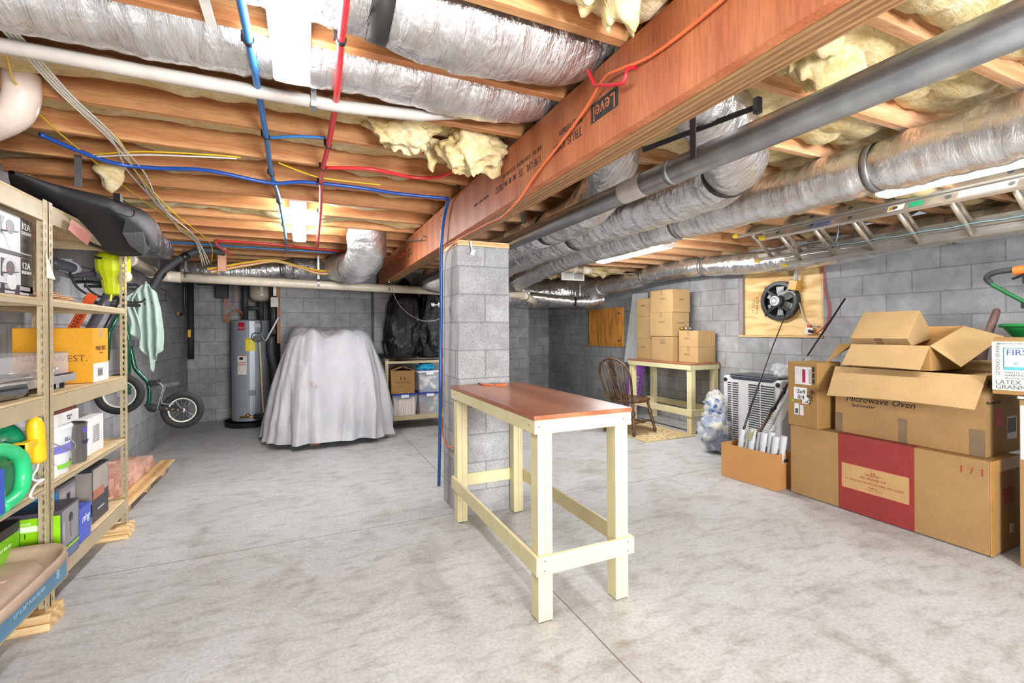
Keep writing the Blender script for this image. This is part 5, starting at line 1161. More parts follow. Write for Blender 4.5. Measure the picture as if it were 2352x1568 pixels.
obj('foam_sleeve', G().tube([(-.62, 7.36, .16), (-.30, 7.20, .20)], .04, 14), DGREY, t, smooth=True)
t = thing('wiring_board', 'narrow wooden strip with white junction boxes at the corner right of the water heater', 'board', (-.33, 7.1, 1.2))
obj('board_strip', G().box(-.33, -.293, 7.035, 7.10, 1.18, 2.26), mat_wood('corner_board', '#7a4a2a', '#a8713c', 'Z', 12), t)
obj('junction_box', G().box(-.40, -.31, 6.99, 7.03, 1.67, 1.80), M('#cfc9bd', .5), t); obj('junction_box', G().box(-.37, -.332, 7.0, 7.03, 1.82, 1.94), M('#e2e0da', .5), t)
obj('armored_cable', G().tube(cr([(-.31, 7.0, 1.53), (-.36, 6.98, 1.42), (-.42, 6.99, 1.30), (-.47, 7.1, 1.22), (-.53, 7.3, 1.27)], 6), .012, 8), M('#d8d6d0', .5), t, smooth=True)
single('sump_control', G().box(-1.15, -1.0, 7.8, 7.95, 1.83, 2.15), M('#1a1b1f', .35), 'small black box hanging beneath the back drain pipe', 'box', bev=.006)
pipe('orange_wire', [(-1.04, 7.85, 1.83), (-1.05, 7.84, 1.62), (-1.01, 7.82, 1.48), (-.96, 7.8, 1.58), (-.88, 7.78, 1.66), (-.81, 7.76, 1.60), (-.80, 7.75, 1.52)], .009, ORG, 'orange wire looping from the black box to the water heater', 'wire')
pipe('orange_wire', [(-.92, 7.85, 2.05), (-.91, 7.85, 1.78), (-.97, 7.84, 1.68), (-1.02, 7.85, 1.80)], .006, ORG, 'thin orange wire hanging beside the black box', 'wire')
single('pallet_scrap', G().box(-1.32, -1.0, 7.55, 7.58, 1.98, 2.0), BLK, 'thin black bracket edge under the back drain pipe', 'bracket')
# ================================================================ left shelving
shelves = []
def rack(lab, y0, y1, far):
    t = thing('shelving_unit', lab, 'shelf', (-1.3, (y0+y1)/2, .0))
    xf, xb = -1.07, -1.53
    for y, fy in ((y0, 1), (y1, -1)):
        angle_post(xf, y, .075, 1.94, -1, fy, t); angle_post(xb, y, .075, 1.94, 1, fy, t)
    for zt, hb in ((.245, .082), (.640, .022), (1.052, .075), (1.492, .022), (1.93, .075)):
        for x in (xf-.014, xb+.002): obj('shelf_beam', G().box(x, x+.012, y0+.003, y1-.003, zt-.012-hb, zt-.012+.0).box(x-.004 if x > -1.3 else x, x+.012 if x > -1.3 else x+.016, y0+.003, y1-.003, zt-.014, zt-.012), STEELB, t, bev=.0015)
        for y in (y0+.003, y1-.015): obj('end_beam', G().box(xb+.015, xf-.016, y, y+.012, zt-.012-min(hb, .05), zt-.012), STEELB, t)
        obj('shelf_board', G().box(xb+.004, xf-.004, y0+.004, y1-.004, zt-.0115, zt), BOARD, t)
    return t
rack('beige slotted metal shelving unit nearest the camera at the left edge', 1.86, 2.815, 0)
rack('beige slotted metal shelving unit farther along the left wall, holding the yellow carton', 2.825, 3.86, 1)
for i, (yy, lb) in enumerate(((2.745, 'near'), (3.755, 'far'))):
    single('wood_block', G().box(-1.55, -1.045, yy, yy+.145, 0, .036), PINE, '%s pine board, lower of the pair under the shelving feet' % lb, 'block', bev=.003)
    single('wood_block', G().box(-1.55, -1.045, yy+.002, yy+.143, .037, .0745), PINE, '%s pine board, upper of the pair under the shelving feet' % lb, 'block', bev=.003)
def pbox(name, lab, x0, x1, y0, y1, z0, z1, mat, group=None, bev=.002, cat='box'):
    t = thing(name, lab, cat, ((x0+x1)/2, (y0+y1)/2, z0), group); obj('box_body', G().box(x0, x1, y0, y1, z0, z1), mat, t, bev=bev); return t
def patch(t, nm, c, face, a0, a1, b0, b1, at_, d=.0012, lab=None):
    """flat printed patch on a face: '+x' uses (y, z), '-y' uses (x, z), 'top' uses (x, y)"""
    g = G()
    if face == '+x': g.box(at_, at_+d, a0, a1, b0, b1)
    elif face == '-y': g.box(a0, a1, at_-d, at_, b0, b1)
    else: g.box(a0, a1, b0, b1, at_, at_+d)
    return obj(nm, g, M(c, .35) if isinstance(c, str) else c, t, label=lab)
WX = (0, 1, 0)    # right direction of a +x face seen from the aisle
ZU = (0, 0, 1)
# circular saw boxes
for i, (za, zb_) in enumerate(((1.4925, 1.662), (1.663, 1.835))):
    t = pbox('saw_box', '%s power saw box with saw picture on the near shelving, behind the slotted post' % ('lower' if i == 0 else 'upper'), -1.46, -1.115, 2.28, 2.795, za, zb_, M('#e2e0e4', .3), 'stacked power saw boxes')
    z = (za+zb_)/2+.01; X = -1.115
    patch(t, 'dark_panel', '#2f2d33', '+x', 2.70, 2.795, za+.02, zb_-.002, X); patch(t, 'red_panel', '#d8402c', '+x', 2.28, 2.50 if i == 0 else 2.47, za+(.06 if i == 0 else .02), zb_-.004, X)
    text(t, 'SKIL', .055, (X+.0016, 2.475, z+.015), WX, ZU, M('#f2efe9', .4), shear=.2, align='RIGHT')
    text(t, '12A', .042, (X+.0016, 2.74, z+.04), WX, ZU, M('#f0eee8', .4)); text(t, 'SKILSAW', .020, (X+.0016, 2.745, z+.012), WX, ZU, M('#f0eee8', .4))
    # printed saw picture: guard, blade, handle, plate
    g = G().lathe([(.052, 0), (.052, .001)], 26, Matrix.Translation((X+.0012, 2.615, z+.012)) @ Matrix.Rotation(PI/2, 4, 'Y'))
    obj('printed_saw_guard', g, M('#c9c7cc', .4), t)
    obj('printed_saw_motor', G().lathe([(.030, 0), (.030, .001)], 20, Matrix.Translation((X+.0024, 2.618, z+.018)) @ Matrix.Rotation(PI/2, 4, 'Y')), M('#55525a', .4), t)
    obj('printed_saw_blade', G().lathe([(.036, 0), (.036, .001)], 20, Matrix.Translation((X+.0018, 2.63, z-.035)) @ Matrix.Rotation(PI/2, 4, 'Y')), M('#e8e6e8', .3), t)
    obj('printed_saw_plate', G().f([(X+.003, 2.555, z-.012), (X+.003, 2.68, z+.006), (X+.003, 2.68, z+.010), (X+.003, 2.555, z-.004)], [(0, 1, 2, 3)]), INK, t)
    patch(t, 'red_patch', '#d8402c', '+x', 2.595, 2.612, z+.004, z+.012, X+.0028)
    patch(t, 'printed_saw_handle', '#3a383e', '+x', 2.555, 2.578, z-.02, z+.055, X)
    patch(t, 'dark_footer', '#35323a', '+x', 2.28, 2.795, za, za+(.048 if i == 0 else .016), X)
    if i == 0:
        for k in range(4): patch(t, 'printed_photo', '#a8a5aa', '+x', 2.36+k*.11, 2.44+k*.11, za+.026, za+.044, X+.0012); patch(t, 'printed_caption', '#cfccd0', '+x', 2.36+k*.11, 2.43+k*.11, za+.008, za+.018, X+.0012)
single('paper_scrap', G().prism([(-1.066, 2.79, 1.70), (-1.066, 2.795, 1.585), (-1.066, 2.875, 1.585)], (.0006, 0, 0)), M('#e6e0d6', .6), 'triangular white paper scrap stuck on the slotted posts', 'paper')
t = thing('stick_bundle', 'bundle of thin tan sticks tied with string on the far shelving unit', 'sticks', (-1.15, 3.0, 1.4925))
random.seed(2)
for i in range(26): 
    a = (i % 7)*.009; z = 1.497+(i//7)*.008; x = -1.12-a
    obj('stick', G().tube([(x-.02+.03*random.random(), 2.85+.03*random.random(), z), (x+.01*random.random(), 3.17+.05*random.random(), z+.004*random.random())], .0032, 5), M('#c49a6e' if i % 2 else '#d6b088', .7), t)
obj('string_tie', G().torus((-1.145, 3.08, 1.512), (0, 1, 0), .028, .002, 20, 5), M('#d8a45c', .7), t)
# wine carton
YEL = mat_card('yellow_carton', '#dd9d1e', .05)
t = pbox('wine_carton', 'yellow orange wine carton with white bar code corner on the far shelving', -1.425, -1.085, 3.36, 3.58, 1.053, 1.362, YEL, None, .004)
BR = M('#6b4418', .6)
text(t, 'MARK WEST', .038, (-1.0838, 3.47, 1.245), WX, ZU, BR, sx=.72); text(t, 'EST. 1978', .011, (-1.0838, 3.47, 1.218), WX, ZU, BR)
text(t, 'MARK WEST.', .05, (-1.26, 3.3588, 1.19), (1, 0, 0), ZU, BR, sx=1.05)
patch(t, 'white_corner', '#ece9e4', '+x', 3.36, 3.58, 1.054, 1.16, -1.085)
g = G()
for i in range(9): g.box(-1.0838, -1.083, 3.42+i*.008, 3.4235+i*.008, 1.09, 1.125)
g.box(-1.0838, -1.083, 3.412, 3.50, 1.127, 1.130).box(-1.0838, -1.083, 3.412, 3.50, 1.085, 1.088)
obj('barcode', g, M('#3c3a5a', .5), t); patch(t, 'packing_tape', '#b9a07c', '+x', 3.45, 3.485, 1.31, 1.362, -1.085)
# record player
t = thing('record_player', 'silver record player with clear lid on the shelf before the yellow carton', 'record player', (-1.25, 2.95, 1.06))
SIL = M('#b9b8b6', .35, .5)
obj('plinth', G().box(-1.46, -1.105, 2.50, 3.20, 1.085, 1.125), SIL, t, bev=.004)
obj('platter', G().cyl((-1.28, 2.80, 1.126), (-1.28, 2.80, 1.142), .145, 40), M('#2a2a2e', .4, .3), t)
obj('platter_dots', G().torus((-1.28, 2.80, 1.134), (0, 0, 1), .147, .003, 60, 5), M('#d8d8d8', .3, .8), t)
obj('tone_arm', G().tube([(-1.16, 3.1, 1.15), (-1.16, 3.0, 1.155), (-1.22, 2.85, 1.15)], .004, 6).cyl((-1.16, 3.1, 1.125), (-1.16, 3.1, 1.16), .02), M('#d0d0d0', .25, .8), t, smooth=True)
SM = mat_clear('smoked_acrylic', (.75, .72, .76, 1), .06, .28)
g = G(); P = [(-1.45, 2.51), (-1.115, 2.51), (-1.115, 3.14), (-1.45, 3.14)]
for i in range(4): a, b = P[i], P[(i+1) % 4]; g.f([(a[0], a[1], 1.128), (b[0], b[1], 1.128), (b[0], b[1], 1.235), (a[0], a[1], 1.235)], [(0, 1, 2, 3)])
g.f([(p[0], p[1], 1.2355) for p in P], [(0, 1, 2, 3)])
o = obj('dust_cover', g, SM, t, label='clear smoked acrylic cover'); 
obj('cover_rim', G().tube([(p[0], p[1], 1.2355) for p in P+P[:1]], .0022, 5), M('#8c8a8c', .3), t)
obj('control_strip', G().box(-1.118, -1.103, 3.0, 3.16, 1.126, 1.131), BLK, t)
for y in (2.60, 2.78, 3.12): obj('foot', G().cyl((-1.15, y, 1.0535), (-1.15, y, 1.085), .025, 14), BLK, t)
single('steel_tube', G().tube([(-1.17, 2.20, 1.105), (-1.13, 2.69, 1.095), (-1.13, 2.70, 1.095)], [.045, .043, .036], 24), M('#8b8d92', .2, .95), 'polished steel tube lying at the near end of the middle shelf', 'tube', smooth=False)
# garden jugs
G1 = M('#0d8a5e', .3); G2 = M('#2fc07c', .3)
t = thing('sprayer_jug', 'dark green moulded plastic jug sprayer on the near shelving', 'sprayer', (-1.22, 2.45, .641))
def jugbody(x0, x1, y0, y1, z0, z1, e=.35):
    def fn(u, v):
        a = 2*PI*u; c, s = math.cos(a), math.sin(a); se = lambda q: math.copysign(abs(q)**e, q)
        k = 1 if v < .8 else 1-.35*((v-.8)/.2)**2
        k *= 1 if v > .06 else .9+.1*v/.06
        return Vector(((x0+x1)/2+(x1-x0)/2*se(c)*k, (y0+y1)/2+(y1-y0)/2*se(s)*k, z0+(z1-z0)*v))
    return G().grid(fn, 48, 24, True)
g = jugbody(-1.33, -1.115, 2.34, 2.80, .641, .88); obj('jug_body', g, G1, t, smooth=True)
obj('jug_handle', G().tube(cr([(-1.2, 2.32, .84), (-1.2, 2.37, .93), (-1.19, 2.52, .965), (-1.18, 2.66, .945), (-1.18, 2.75, .89), (-1.18, 2.77, .82)], 8), [.035]*41, 14), G1, t, smooth=True)
obj('jug_shoulder', G().ball((-1.2, 2.72, .86), .085, 20, 14, (1, .75, 1.1)), G1, t, smooth=True)
t = thing('sprayer_jug', 'light green plastic jug with open handle in front of the darker one', 'sprayer', (-1.08, 2.3, .641))
g = jugbody(-1.18, -1.03, 2.10, 2.42, .641, .76); obj('jug_body', g, G2, t, smooth=True)
obj('jug_handle', G().tube(cr([(-1.06, 2.42, .665), (-1.05, 2.52, .69), (-1.05, 2.555, .76), (-1.05, 2.52, .84), (-1.06, 2.42, .89), (-1.07, 2.28, .905), (-1.08, 2.15, .88)], 8), .026, 14), G2, t, smooth=True)
obj('blue_label', G().box(-1.029, -1.027, 2.20, 2.37, .66, .83), M('#2a4fb0', .4), t)
t = thing('spray_wand', 'yellow spray wand with coiled white hose clipped to the green jug', 'sprayer', (-1.05, 2.72, .75))
YW = M('#f2c01c', .35)
obj('wand_body', G().tube([(-1.075, 2.725, .765), (-1.075, 2.725, .78), (-1.075, 2.722, .86), (-1.075, 2.71, .93), (-1.075, 2.705, .955), (-1.075, 2.70, .965)], [.028, .032, .030, .030, .022, .010], 16), YW, t, smooth=True)
obj('wand_clip', G().box(-1.10, -1.06, 2.60, 2.71, .845, .872).box(-1.11, -1.055, 2.60, 2.635, .80, .875), YW, t, bev=.004)
obj('coiled_hose', G().tube(cr([(-1.07, 2.72, .765), (-1.05, 2.66, .75), (-1.05, 2.62, .725), (-1.05, 2.655, .70), (-1.04, 2.69, .695), (-1.04, 2.62, .69), (-1.04, 2.58, .66), (-1.04, 2.60, .642)], 8), .005, 6), M('#e9e4e6', .4), t, smooth=True)
# books, pail, cans on the second shelf
t = pbox('white_pail', 'white paint pail with purple and green label on the second shelf', -1.12, -1.10, 3.0, 3.02, .641, .642, WHT)
t['category'] = 'pail'
PC = (-1.185, 3.02)
obj('pail_body', G().lathe([(.105, .642), (.12, .86), (.124, .862), (.124, .872), (.118, .88)], 36, Matrix.Translation((PC[0], PC[1], 0))), M('#dcdde2', .35), t, smooth=False)
def oncyl(par, C_, R, a0, a1, z0, z1, mat, nm, z0b=None, z1b=None):
    g = G(); n = 8
    for i in range(n):
        f0, f1 = i/n, (i+1)/n
        q = lambda f, z: Vector((C_[0]+R*math.cos(a0+(a1-a0)*f), C_[1]+R*math.sin(a0+(a1-a0)*f), z))
        e0 = (z0b or z0)-z0; e1 = (z1b or z1)-z1
        g.f([q(f0, z0+e0*f0), q(f1, z0+e0*f1), q(f1, z1+e1*f1), q(f0, z1+e1*f0)], [(0, 1, 2, 3)])
    return obj(nm, g, mat, par)
oncyl(t, PC, .117, -1.5, .9, .745, .775, M('#7a78c8', .4), 'purple_label_band', .75, .80)
oncyl(t, PC, .115, -1.5, .9, .67, .685, M('#7fc23f', .4), 'green_label_band', .67, .70)
text(t, 'KILZ', .03, (PC[0]+.1165, PC[1]-.02, .81), WX, ZU, M('#2c2c6c', .5))
obj('pail_handle', G().tube(cr([(PC[0]+.05, PC[1]-.115, .84), (PC[0]+.12, PC[1]-.08, .78), (PC[0]+.13, PC[1], .745), (PC[0]+.10, PC[1]+.09, .77), (PC[0]+.03, PC[1]+.12, .84)], 6), .0025, 6), M('#bdbdbd', .3, .8), t)
t = thing('paint_can', 'plain steel paint can with purple band beside the white pail', 'can', (-1.17, 3.27, .641))
CC = (-1.165, 3.25)
obj('can_body', G().lathe([(.083, .641), (.083, .835), (.086, .84), (.086, .846), (.078, .848), (.078, .840)], 32, Matrix.Translation((CC[0], CC[1], 0))), M('#8d8c8e', .28, .85), t)
oncyl(t, CC, .0838, -.4, 1.3, .80, .825, M('#5a4ea8', .4), 'purple_band'); text(t, 'EMP', .03, (CC[0]+.085, CC[1], .745), WX, ZU, M('#33285f', .5)); 
oncyl(t, CC, .0836, .6, 1.2, .65, .80, M('#b9b7bd', .4), 'paper_label')
t = pbox('white_box', 'white carton with printed list at the far end of the second shelf', -1.30, -1.11, 3.37, 3.58, .641, .85, M('#e6e5e3', .4), None)
t['label'] = 'white printed carton at the far end of the second shelf'
patch(t, 'printed_list', '#c4c2c0', '+x', 3.42, 3.52, .70, .80, -1.11)
g = G()
for i in range(9): g.box(-1.1088, -1.1082, 3.43, 3.51, .705+i*.011, .708+i*.011)
obj('text_lines', g, M('#6a6a6a', .6), t)
t = pbox('white_box', 'flat white box lying on the white pail under the books', -1.34, -1.085, 2.88, 3.17, .882, .94, M('#dedcda', .5)); text(t, 'MODEL 8\nPARTS', .014, (-1.0838, 3.06, .91), WX, ZU, INK)
single('book', G().box(-1.33, -1.09, 2.90, 3.16, .941, .965), M('#7a3c34', .6), 'dark red book between the flat white box and the grey book', 'book', bev=.002)
single('book', G().box(-1.35, -1.10, 2.87, 3.12, .966, .995), M('#8b827c', .6), 'grey book, topmost in the stack on the second shelf', 'book', bev=.002)
single('paper_sheet', G().prism([(-1.085, 2.84, .642), (-1.085, 2.95, .642), (-1.085, 2.93, .70), (-1.085, 2.84, .72)], (-.002, 0, 0)), M('#f0eeee', .6), 'white paper propped against the foot of the white pail', 'paper')
# bottom shelf boxes
def lampbox(name, lab, x0, x1, y0, y1, z1, front, side, top, txt, lampc='#9a9a9c'):
    t = pbox(name, lab, x0, x1, y0, y1, .2455, z1, M(side, .35))
    patch(t, 'front_panel', front, '-y', x0+.001, x1-.001, .246, z1-.02, y0); patch(t, 'top_panel', top, 'top', x0+.002, x1-.002, y0+.002, y1-.002, z1)
    return t
t = lampbox('lamp_box', 'bright green and grey path light box at the near end of the bottom shelf', -1.30, -1.045, 2.855, 3.05, .50, '#8ed018', '#4a4650', '#3a383c', '')
X = -1.045
patch(t, 'photo_panel', '#8a888c', '+x', 2.87, 3.04, .315, .49, X); patch(t, 'green_stripe', '#9ad82a', '+x', 2.86, 3.045, .295, .305, X, .002); patch(t, 'footer_picture', '#5a6a9a', '+x', 2.865, 3.04, .255, .29, X)
g = G().box(X+.0014, X+.002, 2.954, 2.958, .34, .43).lathe([(.020, 0), (.020, .001)], 16, Matrix.Translation((X+.0014, 2.956, .44)) @ Matrix.Rotation(PI/2, 4, 'Y')).box(X+.0014, X+.002, 2.94, 2.972, .418, .43); obj('printed_lamp', g, M('#2a2a2e', .4), t)
text(t, 'PORTFOLIO', .016, (X+.0018, 2.885, .39), ZU, (0, -1, 0), M('#d0d0d0', .5)); text(t, '1', .035, (-1.17, 2.8535, .40), (1, 0, 0), ZU, INK)
text(t, 'SOLAR\nPATH LIGHT', .014, (-1.17, 2.8535, .45), (1, 0, 0), ZU, M('#f0ffe0', .5))
patch(t, 'white_sticker', '#e8f4d8', '-y', -1.27, -1.10, .42, .445, 2.854, .0016)
t = lampbox('lamp_box', 'blue and grey path light box behind the bright green one', -1.38, -1.13, 3.00+.06, 3.26, .555, '#1d82c4', '#5a585e', '#4a4648', '')
patch(t, 'photo_panel', '#9a9498', '+x', 3.075, 3.25, .33, .54, -1.13); obj('printed_lamp', G().box(-1.1285, -1.128, 3.168, 3.172, .37, .47).box(-1.1285, -1.128, 3.15, 3.19, .46, .50), M('#2a2a2e', .4), t); text(t, 'PATH LIGHT', .02, (-1.25, 3.0585, .49), (1, 0, 0), ZU, M('#cfe6f4', .5))
t = lampbox('tape_box', 'royal blue box with white lettering in front of the grey stone-picture box', -1.16, -1.06, 3.10, 3.24, .42, '#3c50b4', '#4358c4', '#3c50b4', '')
text(t, 'ring', .06, (-1.0585, 3.17, .36), WX, ZU, M('#e8e8f4', .5), shear=.3); 
t = lampbox('paver_box', 'grey and black box with stone wall picture at the far end, bottom shelf', -1.33, -1.10, 3.38, 3.62, .56, '#8d8680', '#2a2c38', '#2a2a2c', '')
patch(t, 'photo_panel', '#a39a92', '+x', 3.39, 3.61, .40, .55, -1.10); patch(t, 'brick_picture', '#b06a4c', '+x', 3.39, 3.55, .38, .43, -1.10, .002); text(t, 'HEAVY DUTY', .016, (-1.0985, 3.5, .31), WX, ZU, M('#d8d8dc', .5)); patch(t, 'navy_panel', '#10223c', '-y', -1.33, -1.10, .29, .36, 3.38, .002)
patch(t, 'white_sticker', '#d8d8d8', '-y', -1.28, -1.12, .265, .285, 3.38, .0024); text(t, 'LOW VOLTAGE', .014, (-1.20, 3.377, .275), (1, 0, 0), ZU, INK)
t = lampbox('lamp_box', 'green path light box on the near unit behind the brown lid', -1.42, -1.16, 2.50, 2.79, .50, '#7cc41c', '#3a383c', '#2a282a', '')
patch(t, 'green_side', '#7cc41c', '+x', 2.51, 2.78, .26, .46, -1.16); text(t, 'PATH LIGHTS', .02, (-1.1585, 2.66, .42), WX, ZU, M('#eaf8d0', .5))
# brown bin lids sticking out over tile boxes
LID = M('#b39a86', .45, 0, .04)
t = thing('tote_lid', 'big light brown plastic tote lid lying tilted at the lower left edge', 'lid', (-1.1, 2.35, .40))
def lidf(k, zo):
    def ring(s, z): 
        out = []
        for i in range(48):
            a = 2*PI*i/48; c, s_ = math.cos(a), math.sin(a); e = lambda q: math.copysign(abs(q)**.45, q)
            out.append(Vector((-1.17+e(c)*.245*s, 2.33+e(s_)*.40*s, z+zo)))
        return out
    return ring
ring = lidf(0, 0)
R_all = [ring(.93, .355), ring(1.0, .362), ring(1.0, .395), ring(.975, .405), ring(.94, .385), ring(.90, .375), ring(.78, .350), ring(.74, .372), ring(.5, .378)]
g = G(); V = [[g.bm.verts.new(Matrix.Translation((0, 0, 0)) @ p) for p in r] for r in R_all]
for a_, b_ in zip(V, V[1:]):
    for i in range(48): g.bm.faces.new([a_[i], a_[(i+1) % 48], b_[(i+1) % 48], b_[i]])
g.bm.faces.new(V[-1]); g.bm.faces.new(V[0][::-1])
obj('lid_body', g, LID, t, smooth=True)
obj('latch_tab', G().box(-1.30, -1.22, 2.70, 2.735, .36, .40), LID, t, bev=.004); obj('ridge', G().box(-1.3, -1.05, 2.20, 2.22, .374, .384).box(-1.3, -1.05, 2.42, 2.44, .374, .384), LID, t, bev=.003)
t = pbox('tile_box', 'tan tile carton with steel blue printed band under the brown lid', -1.40, -.97, 1.98, 2.72, .2455, .352, CARD2)
patch(t, 'blue_band', '#4f7f9e', '+x', 1.98, 2.70, .255, .335, -.97); text(t, '12" X 24" PORCELAIN', .024, (-.9685, 2.40, .295), WX, ZU, M('#9fb6c0', .5)); text(t, '8', .055, (-.9685, 2.62, .297), WX, ZU, M('#a8bcc4', .5))
obj('ring_mark', G().torus((-.9685, 2.14, .295), (1, 0, 0), .028, .002, 24, 5), M('#9fb6c0', .5), t)
# black bag on top
bg = thing('tool_bag', 'long black bag with shiny crinkled end lying on top of the shelving', 'bag', (-1.1, 3.6, 1.935))
def loft(secs, n=28, seed=0, amp=.02):
    def fn(u, v):
        i = v*(len(secs)-1); k = min(int(i), len(secs)-2); f = i-k; f = f*f*(3-2*f)
        y, xc, zc, a, b = [secs[k][j]*(1-f)+secs[k+1][j]*f for j in range(5)]
        an = 2*PI*u; c, s = math.cos(an), math.sin(an); e = lambda q: math.copysign(abs(q)**.75, q)
        w_ = 1+amp*8*noise.noise(Vector((c*1.2, s*1.2, y*4+seed)))
        return Vector((xc+a*e(c)*w_, y, zc+b*e(s)*w_))
    return G().grid(fn, n, 40, True)
obj('bag_body', loft([(2.60, -1.10, 2.00, .01, .008), (2.85, -1.12, 2.0, .09, .035), (3.1, -1.08, 2.005, .16, .06), (3.32, -1.04, 1.985, .17, .10), (3.5, -1.02, 1.965, .17, .145), (3.66, -1.02, 1.965, .165, .15), (3.67, -1.02, 1.965, .10, .10)], 40, 2, .01), M('#17171b', .65, 0, .1, 20, .2), bg, smooth=True, label='matte black cloth body')
SH = NT('shiny_black_film'); SH.bump(SH.noise(SH.pos(), 12, 5, .6, 1), .9, .04); SHM = SH.set('#6a6a74', .12, .85)
obj('bag_end', loft([(3.655, -1.02, 1.965, .160, .147), (3.85, -1.04, 1.99, .16, .13), (4.1, -1.08, 2.0, .16, .105), (4.45, -1.10, 2.01, .15, .085), (4.75, -1.12, 2.01, .12, .06), (4.95, -1.13, 2.0, .06, .03), (5.0, -1.13, 2.0, .02, .012)], 40, 5, .012), SHM, bg, smooth=True, label='shiny crinkled dark end')
obj('drawstring', G().tube(cr([(-.90, 3.20, 2.06), (-.865, 3.24, 2.02), (-.86, 3.18, 1.97), (-.88, 3.05, 1.955), (-.90, 2.98, 1.965)], 6), .0035, 6).box(-.93, -.90, 3.15, 3.19, 2.045, 2.085), BLK, bg, smooth=False)
obj('flap', G().f([(-.868, 3.13, 1.96), (-.862, 3.40, 1.93), (-.872, 3.57, 1.86), (-.885, 3.50, 1.80), (-.90, 3.30, 1.83), (-.90, 3.18, 1.88)], [(0, 1, 2, 3, 4, 5)]), M('#101016', .45, 0, .1, 12, .4), bg)
single('pink_paper', G().prism([(-1.05, 3.0, 1.90), (-1.05, 2.96, 1.84), (-1.05, 3.18, 1.80), (-1.05, 3.25, 1.87)], (.002, 0, 0)), M('#e8a394', .6), 'pink and white paper tucked under the black bag', 'paper')
# ================================================================ left wall hangers: rack rail, scooter, blower, sweeper, towel
t = thing('wall_rack', 'long grey rail with clamps and hooks along the left wall', 'rack', (-1.53, 4.8, 1.78))
obj('rail', G().tube([(-1.50, 4.02, 1.80), (-1.50, 5.65, 1.78)], .034, 16), M('#4b4f57', .4), t, smooth=True)
for y in (4.30, 4.95): obj('rail_clamp', G().tube([(-1.50, y-.018, 1.797), (-1.50, y+.018, 1.796)], .045, 18).box(-1.568, -1.50, y-.015, y+.015, 1.77, 1.86), M('#b9b7c0', .35), t)
for y in (4.25, 4.45, 4.95, 5.2): obj('hook', G().tube(cr([(-1.50, y, 1.77), (-1.46, y, 1.66), (-1.38, y+.01, 1.60), (-1.28, y+.02, 1.60), (-1.25, y+.02, 1.63)], 5), .008, 8), M('#232327', .4), t, smooth=True)
obj('handlebar_rest', G().tube([(-1.52, 4.4, 1.71), (-1.18, 4.4, 1.71)], .011, 8).tube([(-1.52, 4.55, 1.69), (-1.2, 4.55, 1.69)], .011, 8), M('#232327', .4), t, smooth=True)
t = thing('wall_hook', 'square grey wire hook on the left wall near the black insulated line', 'hook', (-1.55, 6.9, 1.75))
obj('hook_wire', G().tube([(-1.56, 6.6, 1.72), (-1.53, 6.92, 1.72), (-1.53, 6.95, 1.74), (-1.53, 6.97, 1.84), (-1.56, 6.80, 1.86)], .006, 6), GALV, t)
# kick scooter, hung upright, its plane square to the wall
SG = M('#0a4a34', .25, .2); RIM = M('#d9dccb', .4)
sc_ = thing('kick_scooter', 'dark green kick scooter with two spoked wheels hanging from the wall rack', 'scooter', (-1.2, 4.8, .5))
def wheel(cx, y, cz, par, tilt=0):
    g = G().torus((cx, y, cz), (tilt, 1, 0), .132, .028, 56, 12); w_ = obj('wheel', g, BLKR, par, smooth=True, label='black tyre')
    obj('rim', G().torus((cx, y, cz), (tilt, 1, 0), .103, .0075, 48, 8), RIM, w_, smooth=True) if False else obj('rim', G().torus((cx, y, cz), (tilt, 1, 0), .103, .0085, 48, 8), RIM, par, smooth=True)
    g = G(); ax = Vector((tilt, 1, 0)).normalized(); u = ax.orthogonal().normalized(); v = ax.cross(u)
    for i in range(14):
        a = 2*PI*i/14; d = u*math.cos(a)+v*math.sin(a); p = Vector((cx, y, cz)); g.cyl(p+d*.014, p+d*.100, .0012, 5)
    obj('spokes', g, M('#d0d0d0', .25, .9), par); obj('hub', G().cyl((cx, y-.025, cz), (cx, y+.025, cz), .016, 16).torus((cx, y-.012, cz), (0, 1, 0), .018, .003, 20, 6), M('#d8d8dc', .3, .7), par)
wheel(-.965, 4.86, .66, sc_); wheel(-1.315, 4.57, .855, sc_)
obj('fork', G().bar((-1.22, 4.83, .715), (-.955, 4.83, .66), .012, .034).bar((-1.22, 4.89, .715), (-.955, 4.89, .66), .012, .034), M('#1e1e20', .45), sc_, bev=.004)
for f in (.35, .55, .75): obj('axle_bolt', G().cyl((-1.14+f*.2, 4.82, .70-f*.045), (-1.14+f*.2, 4.83, .70-f*.045), .008, 10), M('#9a8f6a', .35, .8), sc_)
obj('frame_tube', G().tube(cr([(-1.375, 4.86, 1.52), (-1.34, 4.86, 1.30), (-1.315, 4.86, 1.15), (-1.295, 4.86, 1.04), (-1.25, 4.86, .97), (-1.205, 4.86, .90), (-1.20, 4.86, .76), (-1.225, 4.86, .71)], 8), .017, 12), SG, sc_, smooth=True)
obj('down_tube', G().tube([(-1.36, 4.70, 1.49), (-1.41, 4.68, 1.34), (-1.42, 4.66, 1.12)], .015, 10), SG, sc_, smooth=True)
obj('deck', G().box(-1.37, -1.315, 4.76, 4.84, .82, 1.27), SG, sc_, bev=.008); text(sc_, 'MONGOOSE', .028, (-1.33, 4.759, 1.02), (0, 0, 1), (-1, 0, 0), M('#b8c8c0', .5))
obj('stem_clamp', G().box(-1.35, -1.275, 4.82, 4.90, 1.22, 1.275), M('#46444e', .4), sc_, bev=.006)
obj('pedal', G().ball((-1.165, 4.84, .695), .05, 20, 12, (1, .35, .75)), M('#242426', .5), sc_, smooth=True)
obj('kickstand', G().bar((-1.19, 4.84, .86), (-1.02, 5.0, .885), .012, .028), M('#4c4c50', .5), sc_)
